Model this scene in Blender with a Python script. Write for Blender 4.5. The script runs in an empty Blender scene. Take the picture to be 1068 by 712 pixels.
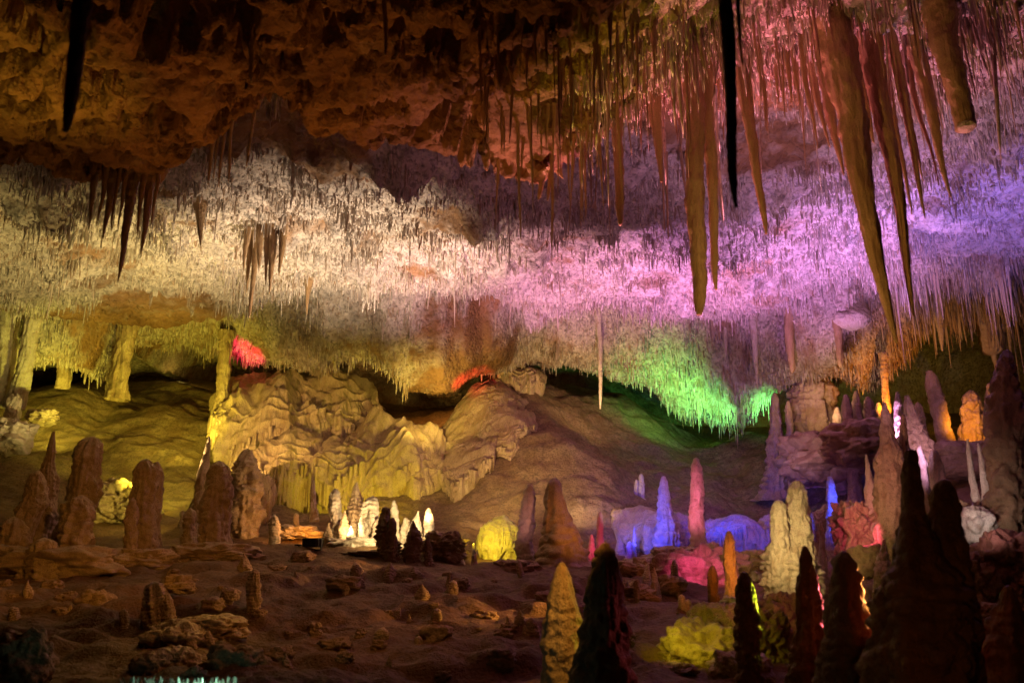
import bpy, math, random
import numpy as np
from mathutils import Vector

# ------------------------------------------------------------------ camera
sc = bpy.context.scene
COL = sc.collection
F = 925.0
PITCH = math.radians(15.0)
CP, SP = math.cos(PITCH), math.sin(PITCH)
EYE = 1.7

def E(py):
    """slope (rise / depth) of the sight line through picture row py"""
    yc = (356.0 - py) / F
    return (SP + yc * CP) / (CP - yc * SP)

def P(px, py, Y):
    """world point at depth Y seen at a given place of the photograph"""
    yc = (356.0 - py) / F
    s = Y / (CP - yc * SP)
    return np.array([s * (px - 534.0) / F, Y, EYE + s * (SP + yc * CP)])

cam_d = bpy.data.cameras.new('camera')
cam = bpy.data.objects.new('camera', cam_d)
COL.objects.link(cam)
cam.location = (0, 0, EYE)
cam.rotation_euler = (math.pi / 2 + PITCH, 0, 0)
cam_d.sensor_width = 36.0
cam_d.lens = 36.0 * F / 1068.0
cam_d.clip_end = 500
cam_d.clip_start = 0.05
cam_d.dof.use_dof = True
cam_d.dof.focus_distance = 22.0
cam_d.dof.aperture_fstop = 1.6
sc.camera = cam

# ------------------------------------------------------------------ world: a closed cave, practically no daylight
w = bpy.data.worlds.new('World')
sc.world = w
w.use_nodes = True
nt = w.node_tree
sky = nt.nodes.new('ShaderNodeTexSky')
sky.sky_type = 'NISHITA'
sky.sun_disc = False
sky.sun_elevation = math.radians(20)
nt.links.new(sky.outputs[0], nt.nodes['Background'].inputs['Color'])
nt.nodes['Background'].inputs['Strength'].default_value = 0.05

sc.view_settings.view_transform = 'Standard'
sc.view_settings.look = 'None'
sc.view_settings.exposure = 0.0
sc.view_settings.gamma = 1.0
sc.cycles.use_denoising = True
sc.cycles.max_bounces = 5
sc.cycles.diffuse_bounces = 2
sc.cycles.glossy_bounces = 2
sc.cycles.sample_clamp_indirect = 4.0
sc.cycles.use_adaptive_sampling = False

# ------------------------------------------------------------------ the cave's lamps
def lamp(kind, pos, target, color, power, cone=90, blend=0.6, radius=0.06):
    d = bpy.data.lights.new('cave_lamp', 'SPOT' if kind == 's' else 'POINT')
    d.color = color
    d.energy = power
    d.shadow_soft_size = radius
    o = bpy.data.objects.new('cave_lamp', d)
    COL.objects.link(o)
    o.location = pos
    if kind == 's':
        d.spot_size = math.radians(cone)
        d.spot_blend = blend
        v = Vector(target) - Vector(pos)
        o.rotation_euler = v.to_track_quat('-Z', 'Y').to_euler()
    return o

AMBER = (1, .40, .07); WARM = (1, .70, .38); CREAM = (1, .80, .55); YEL = (1, .70, .10)
MAG = (1, .22, .72); PINK = (1, .30, .55); VIO = (.62, .22, 1); BLU = (.10, .20, 1); GRN = (.22, 1, .10)
RED = (1, .03, .06); LIME = (.85, .72, .05); WHT = (1, .9, .85); LIL = (.8, .5, 1); OLV = (1, .72, .16)

LAMPS = [
    # main ceiling, from left to right: a far row and a near row
    ('s', P(110, 530, 19.4), P(50, 265, 21.0), (1, .80, .26), 1700, 88, .9),
    ('s', P(185, 520, 20.8), P(205, 275, 22.0), (1, .76, .34), 1700, 82, .9),
    ('s', P(385, 528, 20.0), P(372, 270, 21.1), (1, .77, .54), 4600, 80, .8),
    ('s', P(530, 522, 21.8), P(532, 285, 23.2), (1, .46, .64), 2400, 80, .8),
    ('s', P(665, 515, 23.4), P(662, 290, 24.6), (.95, .36, .82), 2400, 82, .7),
    ('s', P(790, 512, 21.8), P(790, 275, 22.8), (.82, .32, .98), 2500, 86, .7),
    ('s', P(930, 503, 19.2), P(940, 250, 19.8), (.72, .33, 1), 2600, 94, .7),
    ('s', P(1060, 490, 18.2), P(1045, 235, 18.8), (.55, .28, 1), 1300, 90, .8),
    ('s', P(1045, 520, 17.2), P(1064, 190, 17.6), (.14, .11, 1), 1700, 75, 1),
    ('s', P(125, 560, 14.5), P(80, 205, 17.0), (1, .6, .35), 150, 80, 1),
    ('s', P(400, 570, 15.0), P(380, 200, 17.5), (.9, .42, .40), 160, 80, 1),
    ('s', P(650, 580, 15.0), P(660, 200, 17.5), (.85, .34, .60), 380, 90, 1),
    ('s', P(900, 580, 12.5), P(930, 150, 14.0), (.85, .42, .80), 2000, 85, 1),
    # near roof
    ('s', P(330, 660, 10.0), P(360, 90, 9.3), (1, .34, .05), 430, 80, 1),
    ('s', P(120, 640, 11.0), P(170, 130, 10), (1, .42, .08), 170, 85, 1),
    ('s', P(-60, 560, 9.0), P(10, 45, 8.6), (1, .60, .06), 600, 42, 1),
    ('s', P(640, 640, 9.5), P(665, -5, 9.2), (.95, .75, .05), 900, 32, 1),
    ('s', P(600, 610, 13.4), P(605, 110, 11.3), (1, .36, .34), 2400, 62, 1),
    ('s', P(700, 610, 13.0), P(715, 60, 11.0), (1, .20, .36), 2600, 55, 1),
    ('s', P(840, 600, 13.0), P(860, 40, 11.0), (1, .26, .34), 2400, 62, 1),
    ('s', P(700, 650, 8.2), P(880, 210, 10.4), (1, .55, .14), 620, 46, 1),
    ('s', P(930, 600, 8.0), P(735, 235, 10.8), (1, .62, .22), 420, 24, 1),
    ('s', P(560, 640, 7.6), P(565, 120, 10.8), (1, .52, .16), 300, 30, 1),
    # olive light on the lower roof and the left wall
    ('s', P(450, 450, 25.0), P(445, 375, 30.0), (1, .72, .14), 560, 90, 1),
    ('s', P(200, 465, 25.5), P(165, 355, 30), (.92, .74, .07), 600, 120, 1),
    ('s', P(120, 470, 22.5), P(20, 365, 26), (.85, .82, .10), 560, 60, 1),
    ('s', P(625, 445, 27.0), P(620, 355, 31.5), (1, .62, .28), 420, 110, 1),
    ('s', P(850, 430, 24.0), P(880, 370, 28), (1, .62, .30), 220, 100, 1),
    # flowstone mounds and slopes
    ('s', P(190, 490, 21.0), P(310, 450, 28), (1, .60, .18), 1500, 50, 1),
    ('s', P(400, 535, 22.6), P(375, 480, 27), (.95, .74, .03), 520, 85, .8),
    ('s', P(440, 545, 20.5), P(510, 440, 28), (1, .58, .20), 380, 50, 1),
    ('s', P(475, 540, 21.0), P(560, 450, 28), (1, .66, .24), 900, 75, 1),
    ('s', P(600, 540, 22.5), P(630, 450, 29), (.95, .64, .34), 300, 80, 1),
    ('s', P(165, 505, 21.5), P(130, 430, 29), (.88, .76, .06), 1300, 90, 1),
    ('s', P(50, 440, 25.5), P(60, 400, 31), (.88, .76, .08), 600, 100, 1),
    # small bright groups
    ('s', P(424, 552, 19.6), P(392, 545, 21.2), (1, .74, .34), 200, 110, .6),
    ('s', P(442, 550, 19.8), P(440, 545, 21.2), (1, .80, .40), 60, 80, .6),
    ('s', P(326, 548, 20.4), P(300, 552, 21.4), (1, .34, .04), 60, 110, .8),
    ('s', P(490, 552, 19.6), P(525, 565, 21.4), (1, .76, .04), 200, 80, .8),
    ('s', P(178, 540, 20.6), P(125, 525, 22.4), (1, .80, .14), 160, 80, 1),
    ('s', P(200, 530, 21.2), P(206, 526, 22.2), (1, .85, .40), 40, 40, 1),
    # red niches
    ('s', P(256, 400, 26.8), P(258, 356, 29.5), (1, .04, .12), 1000, 34, .6),
    ('s', P(478, 428, 26.0), P(489, 394, 28.4), (1, .02, .05), 900, 30, .8),
    # green grotto
    ('s', P(745, 452, 28.6), P(748, 392, 31.6), (.20, 1, .20), 360, 84, 1),
    ('s', P(800, 440, 27.6), P(800, 395, 30.6), (.20, 1, .22), 280, 84, 1),
    ('s', P(700, 438, 28.8), P(695, 392, 31.6), (.22, 1, .14), 460, 120, 1),
    # blue corner
    ('s', P(655, 550, 20.8), P(695, 562, 24), (.012, .035, 1), 150, 70, 1),
    ('s', P(800, 545, 19.8), P(775, 566, 22.6), (.01, .03, 1), 220, 70, 1),
    ('s', P(886, 510, 17.8), P(868, 545, 20), (.03, .06, 1), 260, 70, 1),
    ('s', P(640, 545, 19.5), P(690, 490, 27), (.70, .45, .60), 180, 60, 1),
    ('s', P(640, 545, 20.0), P(690, 535, 25), (.015, .03, 1), 500, 70, 1),
    ('s', P(745, 535, 21.0), P(765, 520, 25.5), (.015, .035, 1), 420, 80, 1),
    # magenta, pink and orange
    ('p', P(190, 392, 34.0), None, (1, .66, .12), 9),  # fill lamp added to lift the black gap under the roof
    ('p', P(445, 415, 33.0), None, (1, .42, .08), 50),
    ('s', P(712, 578, 16.6), P(742, 612, 18.2), (1, .10, .42), 85, 80, 1),
    ('s', P(700, 545, 18.4), P(727, 520, 20), (1, .18, .40), 190, 55, 1),
    ('s', P(788, 580, 12.2), P(761, 590, 13.6), (1, .26, .02), 75, 50, 1),
    ('s', P(796, 560, 13.0), P(828, 560, 15.2), (1, .70, .26), 240, 60, 1),
    ('s', P(908, 560, 15.0), P(888, 550, 17.2), (1, .10, .26), 90, 70, 1),
    ('s', P(904, 520, 13.2), P(935, 490, 15.5), (1, .44, .34), 130, 60, 1),
    ('s', P(522, 560, 17.5), P(549, 540, 19.8), (1, .42, .50), 60, 30, 1),
    ('s', P(650, 560, 17.0), P(590, 545, 19.4), (1, .36, .07), 110, 45, 1),
    ('s', P(640, 565, 18.8), P(622, 565, 20.3), (1, .04, .20), 60, 60, 1),
    # right-hand recess
    ('s', P(1005, 440, 22.0), P(1016, 440, 23.6), (1, .36, .02), 160, 100, 1),
    ('s', P(930, 430, 24.6), P(926, 395, 26.5), (1, .32, .02), 260, 110, 1),
    ('s', P(890, 430, 28.0), P(890, 400, 30.5), (1, .60, .01), 300, 110, 1),
    ('s', P(990, 370, 20), P(988, 330, 23), (1, .4, .04), 120, 80, 1),
    ('s', P(992, 545, 13.5), P(1022, 515, 16), (1, .84, .82), 120, 55, 1),
    ('s', P(1000, 490, 16.8), P(950, 450, 20.5), (.80, .40, .65), 220, 75, 1),
    ('s', P(1020, 560, 12.5), P(1055, 480, 15.5), (.80, .36, .45), 42, 70, 1),
    ('s', P(800, 500, 21.5), P(850, 430, 27), (.9, .52, .60), 280, 50, 1),
    # rims on the nearest stalagmites and the lime boulder
    ('s', P(895, 622, 8.7), P(852, 634, 8.2), (1, .12, .14), 150, 56, 1),
    ('s', P(948, 615, 8.2), P(906, 632, 7.6), (1, .34, .08), 150, 56, 1),
    ('s', P(900, 640, 8.0), P(928, 650, 7.3), (1, .09, .05), 60, 60, 1),
    ('s', P(824, 665, 11.0), P(806, 662, 11.3), (1, .22, .22), 26, 110, 1),
    ('s', P(826, 622, 9.7), P(786, 636, 9.2), (.75, .85, .03), 90, 60, 1),
    ('s', P(676, 630, 10.0), P(745, 676, 11.4), (.95, .80, .03), 45, 75, 1),
    ('s', P(645, 400, 7.5), P(589, 650, 8.6), (1, .46, .07), 170, 27, .8),
    ('s', P(362, 552, 20.2), P(372, 545, 21.2), (1, .66, .30), 60, 110, .6),
    # dim warm glow on the near floor, teal crust
    ('s', P(640, 588, 13.5), P(300, 640, 12.5), (1, .44, .08), 280, 70, 1),  # grazing spot added to bring out the floor relief
    ('s', P(470, 560, 18.0), P(200, 600, 15.5), (1, .44, .10), 260, 60, 1),
    ('s', P(420, 420, 9.0), P(300, 640, 12), (1, .42, .08), 60, 110, 1),
    ('s', P(200, 420, 10.0), P(80, 550, 17), (1, .42, .05), 330, 70, 1),
    ('s', P(300, 480, 12.0), P(180, 660, 10.5), (1, .62, .10), 60, 60, 1),
    ('p', P(205, 716, 7.5), None, (.4, 1, .8), 6),
    ('s', P(960, 700, 4.0), P(975, 620, 6.5), (1, .30, .05), 12, 60, 1),
]
for L in LAMPS:
    lamp(*L)

# ------------------------------------------------------------------ noise helpers
_rs = np.random.RandomState(7)
PERM = np.concatenate([_rs.permutation(256)] * 3).astype(np.int32)
GR = _rs.normal(size=(256, 3)); GR /= np.linalg.norm(GR, axis=1)[:, None]

def noise(x, y, z=0.0):
    x, y, z = np.broadcast_arrays(np.asarray(x, float), np.asarray(y, float), np.asarray(z, float))
    xi = np.floor(x).astype(np.int64); yi = np.floor(y).astype(np.int64); zi = np.floor(z).astype(np.int64)
    xf = x - xi; yf = y - yi; zf = z - zi
    u = xf * xf * xf * (xf * (xf * 6 - 15) + 10)
    v = yf * yf * yf * (yf * (yf * 6 - 15) + 10)
    q = zf * zf * zf * (zf * (zf * 6 - 15) + 10)
    out = 0
    for dx in (0, 1):
        wx = u if dx else 1 - u
        for dy in (0, 1):
            wy = v if dy else 1 - v
            for dz in (0, 1):
                wz = q if dz else 1 - q
                h = PERM[PERM[PERM[(xi + dx) & 255] + ((yi + dy) & 255)] + ((zi + dz) & 255)]
                g = GR[h]
                out = out + wx * wy * wz * (g[..., 0] * (xf - dx) + g[..., 1] * (yf - dy) + g[..., 2] * (zf - dz))
    return out * 1.6

def fbm(x, y, z=0.0, o=4, gain=.5):
    a, s, t = 1.0, 0.0, 0.0
    for k in range(o):
        s = s + a * noise(x * 2 ** k + 17.3 * k, y * 2 ** k + 5.1 * k, z * 2 ** k + 9.7 * k)
        t += a; a *= gain
    return s / t

def sm(a, b, x):
    t = np.clip((x - a) / (b - a), 0, 1)
    return t * t * (3 - 2 * t)

# ------------------------------------------------------------------ materials
def mat(name, c1, c2, c3=None, scale=1.0, rough=.62, bump=.5, bscale=9.0, stretch=1.0, pits=0.0, rings=0.0, attr=None, spec=.35, speck=0.0):
    m = bpy.data.materials.new(name); m.use_nodes = True
    N = m.node_tree; n = N.nodes; l = N.links
    b = n['Principled BSDF']
    b.inputs['Roughness'].default_value = rough
    b.inputs['Specular IOR Level'].default_value = spec
    geo = n.new('ShaderNodeNewGeometry')
    mp = n.new('ShaderNodeMapping'); mp.inputs['Scale'].default_value = (1, 1, 1.0 / stretch)
    l.new(geo.outputs['Position'], mp.inputs['Vector'])
    def nz(sc_, det, vec, rgh=.6):
        t = n.new('ShaderNodeTexNoise'); t.inputs['Scale'].default_value = sc_; t.inputs['Detail'].default_value = det
        t.inputs['Roughness'].default_value = rgh
        l.new(vec, t.inputs['Vector']); return t.outputs['Fac']
    def ramp(f, a, c):
        r = n.new('ShaderNodeMapRange'); r.inputs['From Min'].default_value = a; r.inputs['From Max'].default_value = c
        l.new(f, r.inputs['Value']); return r.outputs['Result']
    def mix(f, A, B):
        x = n.new('ShaderNodeMix'); x.data_type = 'RGBA'
        if hasattr(f, 'links'): l.new(f, x.inputs['Factor'])
        else: x.inputs['Factor'].default_value = f
        for i, v in ((6, A), (7, B)):
            if hasattr(v, 'links'): l.new(v, x.inputs[i])
            else: x.inputs[i].default_value = (*v, 1)
        return x.outputs[2]
    def mul(a, k):
        x = n.new('ShaderNodeMath'); x.operation = 'MULTIPLY'; l.new(a, x.inputs[0])
        if hasattr(k, 'links'): l.new(k, x.inputs[1])
        else: x.inputs[1].default_value = k
        return x.outputs[0]
    def add(a, c):
        x = n.new('ShaderNodeMath'); x.operation = 'ADD'; l.new(a, x.inputs[0]); l.new(c, x.inputs[1]); return x.outputs[0]
    col = mix(ramp(nz(scale * 1.1, 6, mp.outputs[0]), .36, .64), c1, c2)
    if attr:                                   # c3 is the pale calcite of the attribute
        at = n.new('ShaderNodeAttribute'); at.attribute_name = attr
        f = add(at.outputs['Fac'], mul(ramp(nz(2.3, 5, geo.outputs['Position']), .3, .7), .5))
        f = ramp(f, .35, 1.0)
        pale = mix(ramp(nz(3.5, 6, geo.outputs['Position']), .35, .65), c3, tuple(v * .62 for v in c3))
        pale = mix(mul(ramp(nz(9.0, 4, geo.outputs['Position']), .50, .62), .75), pale, tuple(v * .30 for v in c3))  # shade of small cavities painted into the colour
        col = mix(f, col, pale)
    elif c3:
        col = mix(ramp(nz(scale * 3.3, 7, mp.outputs[0]), .50, .72), col, c3)
    if speck:
        col = mix(mul(ramp(nz(scale * 26, 3, geo.outputs['Position']), .52, .66), speck), col, tuple(v * .35 for v in c1))
    l.new(col, b.inputs['Base Color'])
    h = mul(nz(bscale, 8, mp.outputs[0], .65), 1.0)
    h = add(h, mul(nz(bscale * 5, 4, mp.outputs[0]), .35))
    if pits:
        vo = n.new('ShaderNodeTexVoronoi'); vo.inputs['Scale'].default_value = bscale * .9
        l.new(geo.outputs['Position'], vo.inputs['Vector'])
        h = add(h, mul(ramp(vo.outputs['Distance'], 0, .5), pits))
    if rings:
        wv = n.new('ShaderNodeTexWave'); wv.bands_direction = 'Z'; wv.inputs['Scale'].default_value = rings
        wv.inputs['Distortion'].default_value = 9; wv.inputs['Detail'].default_value = 3; wv.inputs['Detail Scale'].default_value = 1.5
        l.new(geo.outputs['Position'], wv.inputs['Vector'])
        h = add(h, mul(wv.outputs['Fac'], .13))
    bp = n.new('ShaderNodeBump'); bp.inputs['Strength'].default_value = bump; bp.inputs['Distance'].default_value = .08
    l.new(h, bp.inputs['Height']); l.new(bp.outputs[0], b.inputs['Normal'])
    return m

M_CEIL = mat('cave_roof_rock', (.17, .085, .035), (.36, .20, .09), (.66, .56, .47), scale=.9, bump=1.0, bscale=8, pits=.6, attr='pale')
M_FLOOR = mat('cave_floor_clay', (.15, .078, .030), (.25, .145, .062), (.44, .32, .19), scale=.9, bump=.9, bscale=6, speck=.6, attr='pale')
M_STRAW = mat('pale_calcite', (.66, .55, .44), (.56, .43, .32), (.74, .66, .58), scale=1.6, bump=.3, bscale=20, stretch=4, rough=.5)
M_TUFT = mat('straw_calcite', (.22, .13, .07), (.32, .20, .11), (.74, .64, .54), scale=1.2, bump=.2, bscale=20, stretch=4, rough=.5, attr='pale')
M_TITE = mat('brown_calcite', (.40, .25, .12), (.52, .35, .19), (.34, .19, .09), scale=2.2, bump=.7, bscale=9, stretch=5, rough=.34, spec=.5, speck=.4)
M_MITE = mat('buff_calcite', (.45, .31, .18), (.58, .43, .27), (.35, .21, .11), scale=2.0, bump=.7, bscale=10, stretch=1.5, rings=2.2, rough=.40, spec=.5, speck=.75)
M_PALE = mat('cream_calcite', (.62, .52, .40), (.72, .62, .50), (.48, .34, .22), scale=2.4, bump=.7, bscale=11, stretch=1.6, rings=2.4, rough=.36, spec=.5, speck=.6)
M_DARK = mat('shade_dark_calcite', (.20, .115, .055), (.30, .18, .09), (.13, .07, .035), scale=2.0, bump=.8, bscale=10, stretch=1.5, rings=2.2, rough=.42, spec=.4, speck=.5)  # darker copy of M_MITE; dimness of unlit stone put into the colour
M_FLOW = mat('flowstone', (.46, .33, .19), (.58, .44, .27), (.36, .23, .12), scale=1.3, bump=.75, bscale=8, stretch=3.0, rough=.33, spec=.5, speck=.6)
M_ROCK = mat('limestone_rubble', (.34, .22, .12), (.46, .33, .20), (.26, .15, .08), scale=1.6, bump=.8, bscale=8, pits=.4, speck=.5)

# ------------------------------------------------------------------ mesh helpers
def mesh_obj(name, V, Q, T=None, m=None, parent=None, attr=None):
    me = bpy.data.meshes.new(name)
    V = np.ascontiguousarray(V, np.float32)
    Q = np.asarray(Q, np.int32).reshape(-1, 4)
    T = np.zeros((0, 3), np.int32) if T is None or len(T) == 0 else np.asarray(T, np.int32).reshape(-1, 3)
    me.vertices.add(len(V)); me.vertices.foreach_set('co', V.ravel())
    nl = Q.size + T.size
    me.loops.add(nl); me.loops.foreach_set('vertex_index', np.concatenate([Q.ravel(), T.ravel()]).astype(np.int32))
    me.polygons.add(len(Q) + len(T))
    ls = np.concatenate([np.arange(len(Q)) * 4, Q.size + np.arange(len(T)) * 3]).astype(np.int32)
    me.polygons.foreach_set('loop_start', ls)
    me.polygons.foreach_set('use_smooth', np.ones(len(ls), bool))
    if attr is not None:
        a = me.attributes.new('pale', 'FLOAT', 'POINT'); a.data.foreach_set('value', np.ascontiguousarray(attr, np.float32))
    me.update(calc_edges=True); me.validate()
    if m: me.materials.append(m)
    o = bpy.data.objects.new(name, me); COL.objects.link(o)
    if parent is not None: o.parent = parent
    return o

def tag(o, label=None, cat=None, group=None, kind=None):
    if label: o['label'] = label
    if cat: o['category'] = cat
    if group: o['group'] = group
    if kind: o['kind'] = kind
    return o

def empty(name, loc, label, cat, group=None):
    o = bpy.data.objects.new(name, None); COL.objects.link(o); o.location = [float(v) for v in loc]
    o.empty_display_size = .2
    return tag(o, label, cat, group)

def grid_faces(nu, nv, wrap=False):
    i = np.arange(nv - 1)[:, None]; j = np.arange(nu if wrap else nu - 1)[None, :]
    j2 = (j + 1) % nu
    return np.stack([i * nu + j, i * nu + j2, (i + 1) * nu + j2, (i + 1) * nu + j], -1).reshape(-1, 4)

# ------------------------------------------------------------------ the cave roof as a height field
def to_x(px, py, Y): return P(px, py, Y)[0]

NEAR_LIP = [(-260, 190), (0, 184), (60, 190), (110, 197), (170, 200), (205, 178), (262, 138), (310, 150), (370, 160), (430, 172), (500, 185), (560, 190), (800, 150), (1400, 150)]
_NX = []; _NY = []
for px_, py_ in NEAR_LIP:
    Y_ = 5.3 / E(py_); _NX.append(to_x(px_, py_, Y_)); _NY.append(Y_)
FAR_LIP = [(-250, 345), (0, 322), (60, 330), (120, 342), (230, 345), (260, 330), (330, 318), (430, 318), (480, 322), (560, 345), (620, 350), (700, 358), (760, 350), (815, 335), (850, 318), (905, 305), (940, 320), (980, 318), (1030, 322), (1068, 322), (1400, 320)]
LOW = [(-250, 400), (0, 392), (60, 372), (100, 390), (128, 352), (200, 352), (240, 372), (330, 382), (380, 370), (420, 402), (465, 406), (505, 385), (560, 374), (620, 382), (668, 398), (700, 424), (745, 438), (790, 426), (815, 398), (870, 398), (905, 400), (935, 372), (965, 326), (1068, 330), (1400, 340)]
_FX = []; _FY = []
for px_, py_ in FAR_LIP:
    Y_ = min(7.55 / E(py_), 30.0); _FX.append(to_x(px_, py_, Y_)); _FY.append(Y_)
_LX = []; _LZ = []
for px_, py_ in LOW:
    a_ = to_x(px_, py_, 30.0); Y_ = np.interp(a_, _FX, _FY) + 3.4
    _LX.append(to_x(px_, py_, Y_)); _LZ.append(EYE + E(py_) * Y_)

def yl2_of(x): return np.interp(x, _FX, _FY)

BROWN_PATCH = [(-11.0, 26.0, 2.6, 2.0), (-1.6, 28.5, 1.7, 2.6), (3.5, 13.4, 1.6, 2.0), (5.2, 15.5, 1.2, 1.6), (-4.2, 15.2, 1.8, 1.3)]

def ceil_all(x, y):
    x = np.asarray(x, float); y = np.asarray(y, float)
    big = fbm(x / 7, y / 7, 3.0, 3)
    right = sm(.2, 3.2, x)
    near = 7.0 + 1.6 * right + .28 * fbm(x / 2.6, y / 2.6, 1.0, 4)
    yl = np.interp(x, _NX, _NY) + .3 * noise(x / 1.6, 4.2) + .25 * noise(x / .5, 8.2)
    wn = sm(-.3 - .6 * right, 1.0 + 4.3 * right, y - yl)
    # worn pits of the near roof
    n1 = fbm(x / 1.15, y / 1.15, 6.0, 4, .6)
    pit = sm(.08, .34, n1) * (1 - wn) * (1 - .8 * right) * (.35 + .65 * sm(-6.5, -3.0, x + .8 * (y - 9)))
    far = 9.9 + .75 * big + .35 * fbm(x / 2.2, y / 2.2, 5.0, 4) - 1.1 * sm(-9, -17, x)
    # scattered bosses that hang down from the far roof
    boss = sm(.12, .6, fbm(x / 1.5, y / 1.9, 11.0, 3)); far = far - .65 * boss
    for (bx, by, rx, ry) in BROWN_PATCH[1:2]:
        far = far + 1.0 * np.exp(-(((x - bx) / rx) ** 2 + ((y - by) / ry) ** 2))
    yl2 = yl2_of(x) + .7 * noise(x / 2.0, 1.7) + .3 * noise(x / .6, 2.7)
    dy = y - yl2
    far = far + .9 * sm(-.1, .7, dy) * sm(2.4, 1.0, dy)
    low = np.interp(x, _LX, _LZ) + .22 * noise(x / 1.1, y / 1.5, 3.3)
    z = near * (1 - wn) + far * wn
    t = sm(.1, 3.1, dy)
    z = z * (1 - t) + low * t
    z = z + sm(3.6, 5.4, dy) * 1.5
    z = z + .75 * pit
    z = z - sm(38, 43.5, y) * 14 - sm(24, 31, np.abs(x)) * 14 - sm(-6, -12, y) * 14
    # fine relief: pendants and knobs
    fine = .10 * fbm(x / .42, y / .42, 2.0, 4, .6) + .05 * np.abs(noise(x / .11, y / .11, 7.7))
    z = z - fine * (1 + .9 * wn)
    # the far roof breaks up into bosses, slots and knobs of all sizes
    z = z - wn * (.16 * np.abs(fbm(x / .9, y / .9, 41.0, 3)) + .09 * np.abs(noise(x / .28, y / .28, 42.0)))
    # the near roof is eaten into a sponge of holes and knobs
    msk = (1 - wn) * sm(-.25, .25, fbm(x / 2.2, y / 2.2, 21.0, 2) + .10) * (1 - .4 * right)
    h1 = sm(-.02, .20, fbm(x / .42, y / .36, 13.0, 3, .6)); h2 = sm(.05, .35, fbm(x / .17, y / .15, 14.0, 2))
    z = z + msk * (.70 * h1 + .16 * h2) + (1 - wn) * .07 * fbm(x / .12, y / .10, 16.0, 3, .65)
    pale = wn * (1 - .3 * sm(0, 2.5, dy)) * (.86 + .4 * big)
    pale = pale * (1 - .8 * sm(.10, .34, fbm(x / 2.4, y / 1.7, 51.0, 4)))
    pale = np.maximum(pale, right * .7 * (1 - .5 * wn))
    for (bx, by, rx, ry) in BROWN_PATCH:
        d = ((x - bx) / rx) ** 2 + ((y - by) / ry) ** 2 + 1.4 * fbm(x / 1.2, y / 1.2, 4.4, 4)
        pale = pale * (1 - .85 * sm(1.15, .55, d))
    return z, np.clip(pale, 0, 1)

def axis(lo, hi, a, b, fine, coarse):
    return np.concatenate([np.arange(lo, a, coarse), np.arange(a, b, fine), np.arange(b, hi + coarse, coarse)])

def axis2(lo, a, n0, n1, b, hi, f0, f1, coarse):
    return np.concatenate([np.arange(lo, a, coarse), np.arange(a, n0, f1), np.arange(n0, n1, f0), np.arange(n1, b, f1), np.arange(b, hi + coarse, coarse)])
gx = axis2(-33, -20, -8, 8, 20, 33, .04, .075, .5); gy = axis2(-13, 5.8, 6.0, 13.5, 38, 45, .03, .075, .4)
GX, GY = np.meshgrid(gx, gy)
GZ, GP = ceil_all(GX, GY)
ceiling = mesh_obj('ceiling', np.stack([GX, GY, GZ], -1).reshape(-1, 3), grid_faces(len(gx), len(gy))[:, ::-1], None, M_CEIL, attr=GP.ravel())
tag(ceiling, kind='structure')

# ------------------------------------------------------------------ the floor as a height field through measured points
FP = [(-300, 730, 7), (0, 725, 8), (150, 722, 8.2), (270, 725, 8.4), (420, 722, 8.8), (534, 725, 9), (690, 730, 9), (860, 770, 8), (1000, 800, 7), (1250, 800, 7),
      (-300, 640, 13), (0, 655, 12), (120, 650, 12), (260, 655, 12), (420, 650, 12.5), (560, 660, 12), (700, 665, 12.5), (860, 670, 12.5), (1000, 655, 12.5), (1250, 650, 12),
      (-300, 590, 17), (0, 598, 16), (150, 600, 16), (300, 600, 16), (430, 604, 16), (560, 606, 16), (640, 612, 16.5), (720, 632, 15.5), (860, 628, 15.5), (950, 612, 15), (1050, 600, 15),
      (0, 572, 19), (120, 578, 19), (250, 576, 19), (390, 582, 19), (470, 590, 19), (560, 592, 18.5), (640, 594, 19.5), (740, 588, 20), (860, 590, 19), (1020, 545, 18), (1250, 540, 18),
      (0, 530, 22), (100, 548, 22), (200, 552, 22), (320, 560, 22), (420, 562, 22), (500, 575, 22), (600, 580, 22), (700, 582, 22), (800, 582, 22.5), (900, 545, 21.5), (1030, 500, 21),
      (-300, 480, 25), (0, 490, 24.5), (100, 512, 25), (200, 520, 25), (330, 535, 25.5), (430, 532, 25), (500, 530, 25), (600, 530, 25), (700, 545, 25), (800, 560, 25.5), (880, 520, 25), (980, 476, 25), (1068, 470, 25),
      (0, 448, 28.5), (100, 450, 29), (190, 440, 29.5), (300, 500, 28), (420, 490, 29), (520, 465, 28.5), (600, 470, 29), (700, 495, 28.5), (780, 505, 28.5), (860, 480, 28), (940, 468, 29), (1050, 460, 29),
      (0, 420, 32), (110, 412, 32.5), (190, 405, 33), (300, 440, 32), (430, 452, 33), (500, 425, 31.5), (560, 412, 32), (640, 425, 32), (700, 448, 32), (750, 462, 32), (820, 450, 32), (900, 452, 33), (1050, 445, 34),
      (0, 395, 37), (190, 396, 37), (430, 430, 38), (600, 404, 36), (740, 462, 36), (900, 446, 38), (1050, 438, 39), (-300, 400, 34), (1300, 430, 32)]
pts = np.array([P(*q) for q in FP])
pts = np.concatenate([pts, np.array([(-30, 0, 1.0), (-15, 0, .3), (0, 0, 0), (15, 0, 0), (30, 0, 1.0), (-30, -12, 1), (0, -12, 0), (30, -12, 1), (-6, 4, .3), (6, 4, .2), (0, 4, .2), (32, 20, 5), (-32, 20, 5)])])
D = np.sqrt(((pts[:, None, :2] - pts[None, :, :2]) ** 2).sum(-1))
A = np.block([[D + .4 * np.eye(len(pts)), np.ones((len(pts), 1)), pts[:, :2]], [np.ones((1, len(pts))), np.zeros((1, 3))], [pts[:, :2].T, np.zeros((2, 3))]])
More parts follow.
